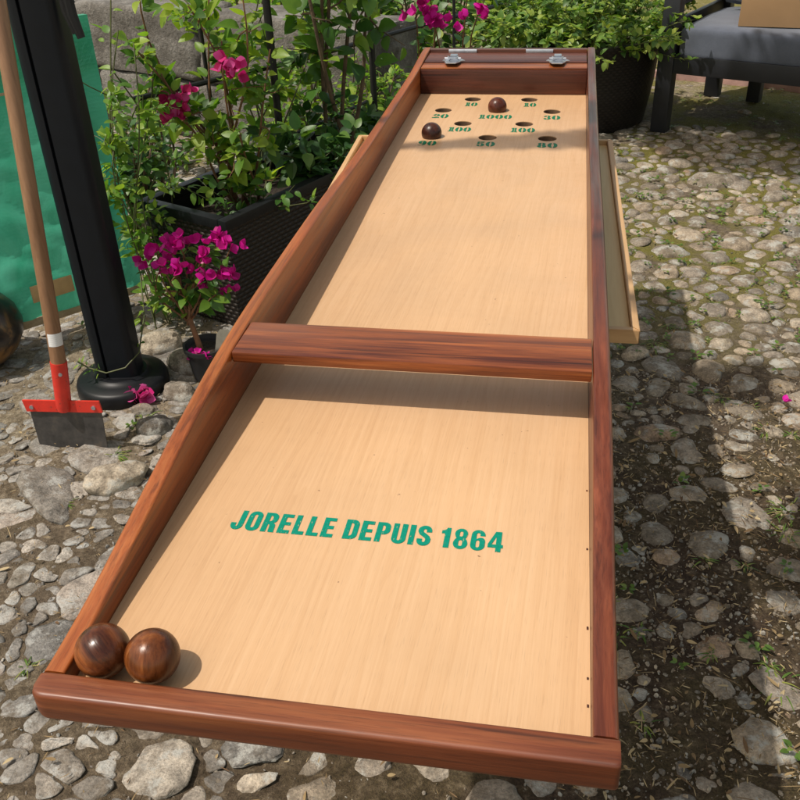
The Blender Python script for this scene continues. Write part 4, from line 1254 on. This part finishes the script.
def low_herbs():
    r = random.Random(23)
    for (tx, ty, n, name, lab, mat, sz) in ((.20, .10, 60, 'herb', 'low sprawling herb with small leaves at the front corner of the planter', leaf_mid, .034),
                                            (.58, .08, 130, 'broadleaf_herb', 'bushy herb with rounded dark leaves along the right rim of the planter', leaf_dark, .060),
                                            (.98, .10, 105, 'bushy_herb', 'dense dark bushy herb at the far end of the planter', leaf_dark, .055)):
        root = P3(tx, ty, PZ - .09)
        t = thing(name, tuple(root), lab, 'plant')
        st, lf = MB(), MB()
        for i in range(9 if n < 100 else 16):
            e = root + Vector((r.gauss(0, .09 if n < 100 else .13), r.gauss(0, .09 if n < 100 else .13), r.uniform(.08, .17 if n < 100 else .30)))
            p = stem_path(r, root + rv(r, .012)*.8, e, .02, 6); p[0].z = root.z
            st.tube(p, [.0028, .0026, .0024, .002, .0016, .001], 5)
            leaf_spray(lf, r, p, n//5, sz, .68, .02, .6, .2, 0, .9)
        st.build('stems', green_stem, t); lf.build('leaves', mat, t)
low_herbs()
def jasmine():
    r = random.Random(41)
    root = Vector((-.86, 2.03, GZ))
    t = thing('climbing_vine', tuple(root), 'light green small-leaved vine climbing beside the tarpaulin behind the post', 'plant')
    st, lf = MB(), MB()
    tops = [(-.90, 2.05, .06), (-.86, 2.06, .16), (-.84, 2.10, .12), (-.90, 2.03, -.10), (-.82, 2.04, -.02), (-.86, 2.05, .24), (-.80, 2.10, .02), (-.83, 2.06, -.26), (-.87, 2.03, -.3)]
    for tp_ in tops:
        p = stem_path(r, root + Vector((r.gauss(0, .03), r.gauss(0, .03), 0)), tp_, .05, 11)
        st.tube(p, [.0022]*11, 5)
        leaf_spray(lf, r, p, 25, .042, .62, .035, .5, .12, .1, 1)
        for q in range(4):
            i = r.randrange(3, 10); e = p[i] + rv(r, .06)
            p2 = stem_path(r, p[i], e, .015, 5); st.tube(p2, .0012, 4); leaf_spray(lf, r, p2, 11, .036, .55, .012, .5, .1, .2, 1)
    # tendril that wraps the post low down
    p = [Vector(q) for q in ((-.86, 1.90, -.52), (-.80, 1.76, -.58), (-.765, 1.62, -.625), (-.79, 1.572, -.648), (-.845, 1.560, -.662), (-.905, 1.572, -.655), (-.925, 1.56, -.63))]
    st.tube(p, .0022, 6); leaf_spray(lf, r, p[4:], 16, .024, .3, .01, .4); leaf_spray(lf, r, p[:3], 14, .03, .5, .012, .4)
    p = [Vector(q) for q in ((-.93, 2.06, -.02), (-.95, 2.0, .02), (-1.0, 1.98, .06), (-1.03, 1.95, .065))]; st.tube(p, .0018, 5)
    st.build('stems', green_stem, t); lf.build('leaves', leaf_lime, t)
jasmine()

# ---- potted bougainvillea in front of the planter
def potted():
    r = random.Random(12)
    c = Vector((-.605, 1.72, GZ))
    t = thing('potted_bougainvillea', tuple(c), 'small bougainvillea with bright magenta bracts in a black nursery pot on the ground', 'potted plant')
    s = MB(); s.lathe([(.0, .002), (.045, .002), (.048, .004), (.060, .094), (.066, .096), (.066, .108), (.060, .108), (.056, .092), (.0, .088)], c, 40); s.build('pot', pot_black, t, angle=30)
    s = MB(); s.lathe([(.055, .0890), (.03, .096), (.0, .097)], c, 24); s.build('soil', soil_m, t)
    st, lf, fl = MB(), MB(), MB()
    root = c + Vector((-.012, -.01, .09))
    trunk = [root, root + Vector((-.012, 0, .07)), root + Vector((-.03, .005, .16)), root + Vector((-.035, .01, .24))]
    st.tube(trunk, [.0095, .008, .0065, .005], 9)
    heads = [(-.735, 1.70, -.385), (-.70, 1.71, -.35), (-.665, 1.70, -.325), (-.625, 1.70, -.32), (-.655, 1.68, -.36), (-.60, 1.72, -.33), (-.545, 1.70, -.325), (-.515, 1.71, -.315), (-.475, 1.70, -.325),
             (-.55, 1.68, -.365), (-.53, 1.70, -.40), (-.50, 1.70, -.41), (-.62, 1.67, -.385), (-.58, 1.70, -.375), (-.69, 1.70, -.385)]
    for h in heads:
        p = stem_path(r, trunk[2] + Vector((0, 0, r.uniform(-.09, .06))), h, .02, 7); st.tube(p, [.0038, .0034, .003, .0026, .0022, .0018, .0014], 6)
        leaf_spray(lf, r, p, 5, .038, .6, .01, .4, .3, 0, .7)
        fl = MB()
        for i in range(r.choice((3, 5, 6))): bract(fl, r, Vector(h) + rv(r, .013), .027, 0.1, 1)
        fl.build('bract_cluster', petal_m, t)
    for h in ((-.70, 1.69, -.46), (-.535, 1.69, -.47), (-.575, 1.69, -.43), (-.64, 1.70, -.52), (-.50, 1.72, -.46)):
        p = stem_path(r, trunk[1] + Vector((0, 0, r.uniform(0, .1))), h, .02, 6); st.tube(p, .002, 5); leaf_spray(lf, r, p, 9, .045, .62, .012, .4, .3, 0, .8)
        if r.random() < .6:
            fl = MB()
            for i in range(3): bract(fl, r, Vector(h) + rv(r, .012), .022, 0, .3)
            fl.build('bract_cluster', petal_m, t)
    for q in ((-.62, 1.675, -.652), (-.585, 1.67, -.652), (-.635, 1.69, -.654)):
        fl = MB()
        for i in range(4): bract(fl, r, Vector(q) + rv(r, .007), .018, .5, 1)
        fl.build('bract_cluster', petal_m, t)
    st.build('stems', red_stem, t); lf.build('leaves', leaf_mid, t)
    s = MB()
    M = Matrix.Translation((-.553, 1.70, -.665)) @ Matrix.Rotation(.25, 4, 'Y') @ Matrix.Rotation(.35, 4, 'Z')
    P = [(-.018, -.02), (.018, -.02), (.020, .07), (.012, .088), (-.012, .088), (-.020, .07)]
    vs = [M @ Vector((x, -.0006, z)) for x, z in P] + [M @ Vector((x, .0006, z)) for x, z in P]; n = 6
    s.add(vs, [tuple(range(n)), tuple(range(2*n-1, n-1, -1))] + [(k, n+k, n+(k+1) % n, (k+1) % n) for k in range(n)])
    s.build('plant_tag', tag_paper, t, smooth=False)
potted()

# fallen bracts
def petal(x, y, z, sz, n, label, seed):
    r = random.Random(seed); s = MB()
    for i in range(n): bract(s, r, Vector((r.gauss(0, sz*.35) if n > 1 else 0, r.gauss(0, sz*.25) if n > 1 else 0, .006)), sz, .3, 1)
    o = s.build('fallen_bract', petal_red if n > 1 else petal_m); o.location = (x, y, z)
    tag(o, label, 'petal', 'fallen bracts on the ground')
def zg(x, y): return GZ + hz(x, y)
petal(1.016, 1.725, zg(1.016, 1.725) + .022, .022, 1, 'single magenta bract on the cobbles right of the board, farther one', 1)
petal(.976, 1.30, zg(.976, 1.3) + .020, .022, 1, 'single pink bract on the cobbles at the right edge, nearer one', 2)
petal(-.735, 1.545, zg(-.735, 1.545) + .012, .036, 7, 'small heap of crimson bracts fallen against the post base', 3)

# ------------------------------------------------------------------ round pot with mint bush
rp = Vector((.42, 4.60, GZ))
s_pot = thing('round_planter', tuple(rp), 'big round dark woven planter at the far end of the game beside the sofa', 'planter')
s = MB(); s.lathe([(.0, .003), (.375, .003), (.385, .012), (.415, .20), (.430, .40), (.438, .415), (.438, .43), (.405, .43), (.40, .40), (.395, .36), (.0, .355)], rp, 72)
o = s.build('woven_body', weave_pot_m, s_pot, angle=40)
set_weave(o, lambda co: ((math.atan2(co.y, co.x) + math.pi) * .42, co.z))
s = MB(); s.lathe([(.394, .358), (.2, .37), (.0, .372)], rp, 32); s.build('soil', soil_m, s_pot)
def mint():
    r = random.Random(8)
    t = thing('mint_bush', (rp.x, rp.y, GZ + .36), 'bushy bright green mint-like plant overflowing the round planter', 'plant')
    st, lf = MB(), MB()
    for i in range(330):
        a = r.uniform(0, 6.283); q = math.sqrt(r.random())
        base = rp + Vector((math.cos(a)*.34*q, math.sin(a)*.34*q, .37))
        out = q**1.3*r.uniform(.2, .42)
        top = base + Vector((math.cos(a)*out + r.gauss(0, .05), math.sin(a)*out + r.gauss(0, .05), r.uniform(.16, .46)*(1.05 - .55*q)))
        if q > .85 and r.random() < .5: top.z = base.z + r.uniform(-.02, .12)
        p = stem_path(r, base, top, .025, 6)
        st.tube(p, [.003, .0027, .0024, .002, .0016, .001], 4, caps=False)
        leaf_spray(lf, r, p, 15, .046, .66, .012, .7, .30, 0, 1)
        for k in range(5):
            A = k*1.3 + r.random(); lf.leaf(p[-1], Vector((math.cos(A), math.sin(A), r.uniform(.2, .9))), Vector((0, 0, 1)), r.uniform(.025, .04), .022, .2, .2, r.uniform(.4, 1))
    st.build('stems', green_stem, t); lf.build('leaves', leaf_mint, t)
mint()

# ------------------------------------------------------------------ garden sofa
so0 = Vector((.872, 4.345, GZ))
MS = frame(tuple(so0), U)      # x along the front, y to the back
sofa = thing('garden_sofa', tuple(MS @ Vector((.9, .4, 0))), 'charcoal metal garden sofa with slate grey seat cushions, beside the round planter', 'sofa')
SWD, SD = 1.85, .80
for (x, y, h) in ((0, 0, .66), (SWD, 0, .66), (0, SD, .78), (SWD, SD, .78), ):
    s = MB(); s.box((x - .04, y - .035, 0), (x + .04, y + .035, h), .004, MS); s.build('leg', sofa_frame_m, sofa)
for (x, y) in ((.24, SD - .02),):
    s = MB(); s.box((x - .035, y - .035, 0), (x + .035, y + .035, .28), .004, MS); s.build('leg', sofa_frame_m, sofa)
s = MB(); s.box((.0405, -.03, .292), (SWD - .0405, .02, .378), .004, MS); s.build('seat_rail', sofa_frame_m, sofa)
s = MB(); s.box((.0405, SD - .03, .275), (SWD - .0405, SD + .02, .368), .004, MS); s.build('seat_rail', sofa_frame_m, sofa)
for x in (-.03, SWD - .02):
    s = MB(); s.box((x, .036, .275), (x + .05, SD - .036, .368), .004, MS); s.box((x, .036, .595), (x + .06, SD - .036, .655), .004, MS); s.box((x + .01, .036, .46), (x + .04, SD - .036, .52), .004, MS)
    s.build('armrest', sofa_frame_m, sofa)
s = MB(); s.box((.0405, SD - .025, .70), (SWD - .0405, SD + .02, .775), .004, MS); s.box((.0405, SD - .02, .50), (SWD - .0405, SD + .01, .57), .004, MS); s.build('back_frame', sofa_frame_m, sofa)
s = MB(); s.box((.0405, .021, .340), (SWD - .0405, SD - .031, .3555), .002, MS); s.build('seat_panel', sofa_frame_m, sofa)
def cushion(x0, x1, y0, y1, z0, z1, mat, name, puff=.012, bev=.030):
    bm = bmesh.new(); bmesh.ops.create_cube(bm, size=1.0)
    bmesh.ops.subdivide_edges(bm, edges=list(bm.edges), cuts=12, use_grid_fill=True)
    hx, hy, hz_ = (x1-x0)/2, (y1-y0)/2, (z1-z0)/2
    for v in bm.verts:
        c = v.co*2
        p = Vector((c.x*hx, c.y*hy, c.z*hz_))
        q = Vector((max(-(hx-bev), min(hx-bev, p.x)), max(-(hy-bev), min(hy-bev, p.y)), max(-(hz_-bev), min(hz_-bev, p.z))))
        d = p - q
        if d.length > 1e-6: p = q + d.normalized()*min(d.length, bev)
        p.z += c.z*puff*(1-c.x**2)*(1-c.y**2) + .006*mnoise.noise((p.x*4, p.y*4, p.z*4))
        v.co = Vector(((x0+x1)/2 + p.x, (y0+y1)/2 + p.y, (z0+z1)/2 + p.z))
    s = MB(); s.bm(bm, MS); return s.build(name, mat, sofa, angle=180)
cushion(.045, .92, -.02, .66, .3575, .508, cushion_m, 'seat_cushion')
cushion(.925, SWD - .045, -.02, .66, .3575, .508, cushion_m, 'seat_cushion')
cushion(.045, .92, .60, .76, .515, .90, cushion_m, 'back_cushion', 0)
cushion(.925, SWD - .045, .60, .76, .515, .90, cushion_m, 'back_cushion', 0)
# loose pillow and cardboard box on the seat
def pillow():
    bm = bmesh.new(); bmesh.ops.create_cube(bm, size=1.0); bmesh.ops.subdivide_edges(bm, edges=list(bm.edges), cuts=10, use_grid_fill=True)
    for v in bm.verts:
        c = v.co*2; th = .07*(1-abs(c.x)**3)**.5*(1-abs(c.z)**3)**.5 + .004
        v.co = Vector((c.x*.20, c.y*th, c.z*.19)) + Vector((0, 0, .004*mnoise.noise((c.x*3, c.y*3, c.z*3))))
    M = MS @ Matrix.Translation((.36, .49, .715)) @ Matrix.Rotation(-.25, 4, 'X') @ Matrix.Rotation(.18, 4, 'Y')
    s = MB(); s.bm(bm, M)
    p = MS @ Vector((.36, .49, .51))
    tag(s.build('pillow', pillow_m, angle=180, origin=tuple(p)), 'light grey pillow leaning on the sofa back behind the cardboard box', 'pillow')
pillow()
bx = thing('cardboard_box', tuple(MS @ Vector((.53, .20, .517))), 'plain brown cardboard box standing on the sofa seat', 'box')
MB_ = MS @ Matrix.Translation((.30, .045, .517)) @ Matrix.Rotation(.24, 4, 'Z')
s = MB()
s.box((0, 0, 0), (.50, .005, .33), .001, MB_); s.box((0, .305, 0), (.50, .31, .33), .001, MB_)
s.box((0, .0055, 0), (.005, .3045, .33), .001, MB_); s.box((.495, .0055, 0), (.50, .3045, .33), .001, MB_)
s.box((.0055, .0055, 0), (.4945, .3045, .004), 0, MB_)
s.build('box_body', cardboard, bx)
s = MB(); s.box((.002, .0, .3302), (.498, .154, .3345), .001, MB_); s.box((.002, .156, .3302), (.498, .31, .3345), .001, MB_); s.build('flaps', cardboard, bx)

# ------------------------------------------------------------------ shrubs behind
def shrub(x, y, rx, ry, h, n, L0, mat, label, seed, name='shrub', tl=0., th=1., wr=.6, z0=GZ):
    r = random.Random(seed)
    t = thing(name, (x, y, z0), label, 'shrub')
    st, lf = MB(), MB()
    ns = max(8, n//40)
    for i in range(ns):
        a = r.uniform(0, 6.283); q = math.sqrt(r.random())
        e = Vector((x + math.cos(a)*rx*q, y + math.sin(a)*ry*q, z0 + h*(r.uniform(.35, 1.0))*(1.05 - .45*q*q)))
        p = stem_path(r, Vector((x + math.cos(a)*rx*.25*q, y + math.sin(a)*ry*.25*q, z0)), e, .07*h, 7)
        st.tube(p, [.009, .008, .007, .006, .0045, .003, .0015], 5, caps=False)
        leaf_spray(lf, r, p, n//ns, L0, wr, .07, .6, .22, tl, th)
    st.build('stems', bark_m, t); lf.build('leaves', mat, t)
shrub(-.58, 3.35, .45, .30, .66, 2300, .045, leaf_lime, 'yellow-green shrub in front of the stone wall, seen through the trellis', 51, tl=.1)
shrub(-.15, 3.15, .34, .34, .52, 1300, .055, leaf_mid, 'dark shrub close to the far end of the game table', 52)
shrub(-1.55, 3.7, .35, .25, .45, 420, .045, leaf_mid, 'sparse low weed shrub at the foot of the stone wall', 53)
for i, (x, y, rx, ry, h, m, lab, sd) in enumerate([
    (-2.6, 5.6, .8, .5, 1.25, leaf_mid, 'green shrub beyond the stone wall, far left', 61),
    (-1.5, 5.2, .7, .5, 1.20, leaf_lime, 'bright yellow-green shrub beyond the stone wall, left of the trellis', 62),
    (-.55, 4.75, .7, .45, 1.15, leaf_mid, 'loose green shrub beyond the stone wall behind the trellis', 63),
    (.1, 5.6, .7, .4, 1.05, leaf_dark, 'dark shrub behind the round planter', 64),
    (-1.0, 6.6, 1.0, .6, 1.7, leaf_dark, 'tall dark shrub farther back beyond the stone wall', 65),
    (-2.9, 7.2, 1.2, .7, 1.7, leaf_mid, 'tall green shrub at the back left', 66)]):
    shrub(x, y, rx, ry, h, 1500, .07, m, lab, sd)
def back_bougainvillea():
    r = random.Random(77); root = Vector((-.12, 3.62, GZ))
    t = thing('bougainvillea', tuple(root), 'bougainvillea with magenta bracts on bare twigs behind the far end of the game', 'plant')
    st, lf, fl = MB(), MB(), MB()
    for tp_ in ((-.13, 3.1, .12), (.02, 3.1, .15), (-.2, 3.2, .05), (.08, 3.25, .08), (-.05, 3.2, .3)):
        p = stem_path(r, root + Vector((r.gauss(0, .03), r.gauss(0, .03), 0)), tp_, .05, 9); st.tube(p, [.006-.0005*i for i in range(9)], 6); leaf_spray(lf, r, p, 14, .06, .65, .02, .4, .5)
    for c, n in (((-.135, 3.0, .055), 12), ((-.10, 3.02, .03), 8), ((.07, 3.0, .07), 5), ((-.02, 3.05, .0), 4)):
        fl = MB()
        for i in range(n): bract(fl, r, Vector(c) + rv(r, .025), .034, 0, .8)
        fl.build('bract_cluster', petal_m, t)
    st.build('stems', red_stem, t); lf.build('leaves', leaf_dark, t)
back_bougainvillea()

# ------------------------------------------------------------------ leafy limbs added out of view to shade the sofa and right-hand ground
def unseen_shade_tree():
    r = random.Random(101)
    root = Vector((3.0, 1.6, GZ))
    t = thing('shade_tree', tuple(root), 'unseen leafy shade caster added right of the yard, limbs reaching over it', 'shade_tree')
    s = MB(); s.tube([root, root + Vector((-.05, .05, 1.2)), root + Vector((-.1, .1, 2.4)), root + Vector((-.15, .2, 3.4))], [.14, .11, .09, .06], 14); s.build('trunk', bark_m, t)
    fork = root + Vector((-.1, .1, 2.4))
    st, lf = MB(), MB()
    def clump(c, rx, ry, rz, n, lsz=.085):
        c = Vector(c)
        p = stem_path(r, fork + Vector((0, 0, r.uniform(0, .8))), c, .10, 9); st.tube(p, [.035 - .0034*i for i in range(9)], 7)
        for i in range(n // 22):
            a, q = r.uniform(0, 6.283), math.sqrt(r.random())
            e = c + Vector((math.cos(a)*rx*q, math.sin(a)*ry*q, r.uniform(-rz, rz)))
            p2 = stem_path(r, p[-2] if r.random() < .3 else c, e, .03, 5); st.tube(p2, [.006, .005, .004, .003, .002], 4, caps=False)
            leaf_spray(lf, r, p2, 22, lsz, .6, .06, .5, .45)
    for a in CLUMPS: clump(*a)
    # added leafy spray, shaped to throw a tapering shadow across the board
    p = stem_path(r, (-.42, 1.035, 2.46), (-1.13, .905, 2.44), .008, 12)
    st.tube(stem_path(r, fork + Vector((0, 0, .3)), p[0], .1, 9), [.03 - .003*i for i in range(9)], 7); st.tube(p, [.006 - .0004*i for i in range(12)], 6)
    for k in range(900):
        q = r.random() ** 1.35
        c = p[0].lerp(p[-1], q); w = .100*(1 - q) + .002
        lf.leaf(c + Vector((0, r.uniform(-w, w)*1.0, r.gauss(0, .02))), Vector((r.gauss(0, 1), r.gauss(0, .5), 0)), Vector((r.gauss(0, .3), r.gauss(0, .3), 1)), r.uniform(.03, .05)*(1 - .55*q), .026*(1 - .5*q), .1, .1, r.random())
    st.build('limbs', bark_m, t); lf.build('crown', leaf_mid, t)
CLUMPS = [((.05, 3.10, 2.5), .70, .34, .15, 2600), ((.70, 3.10, 2.55), .55, .40, .15, 1250), ((1.3, 3.2, 2.6), .5, .5, .15, 1200), ((-.42, 3.35, 2.5), .25, .30, .12, 500),
          ((-.31, .16, 2.45), .18, .38, .12, 520), ((-.26, -.35, 2.5), .22, .35, .12, 420),]
unseen_shade_tree()

def trellis_vine():
    r = random.Random(63); root = Vector((-.66, 2.55, PZ - .09))
    t = thing('trellis_vine', tuple(root), 'bright green vine spread along the top of the black iron trellis', 'plant')
    st, lf = MB(), MB()
    for tp_ in ((-.80, 2.6, .18), (-.70, 2.7, .30), (-.55, 2.75, .24), (-.48, 2.9, .16), (-.38, 3.0, .22), (-.92, 2.5, .26), (-.62, 2.6, .10), (-.30, 3.1, .10), (-1.0, 2.7, .12)):
        p = stem_path(r, root + Vector((r.gauss(0, .03), r.gauss(0, .03), 0)), tp_, .07, 11); st.tube(p, [.004 - .00025*i for i in range(11)], 6)
        leaf_spray(lf, r, p, 40, .055, .66, .04, .4, .45, .1, 1)
    st.build('stems', green_stem, t); lf.build('leaves', leaf_fresh, t)
trellis_vine()
shrub(-1.33, 2.95, .22, .16, .72, 650, .05, leaf_dark, 'dark green shrub in the gap between the tarpaulin and the stone wall', 81)
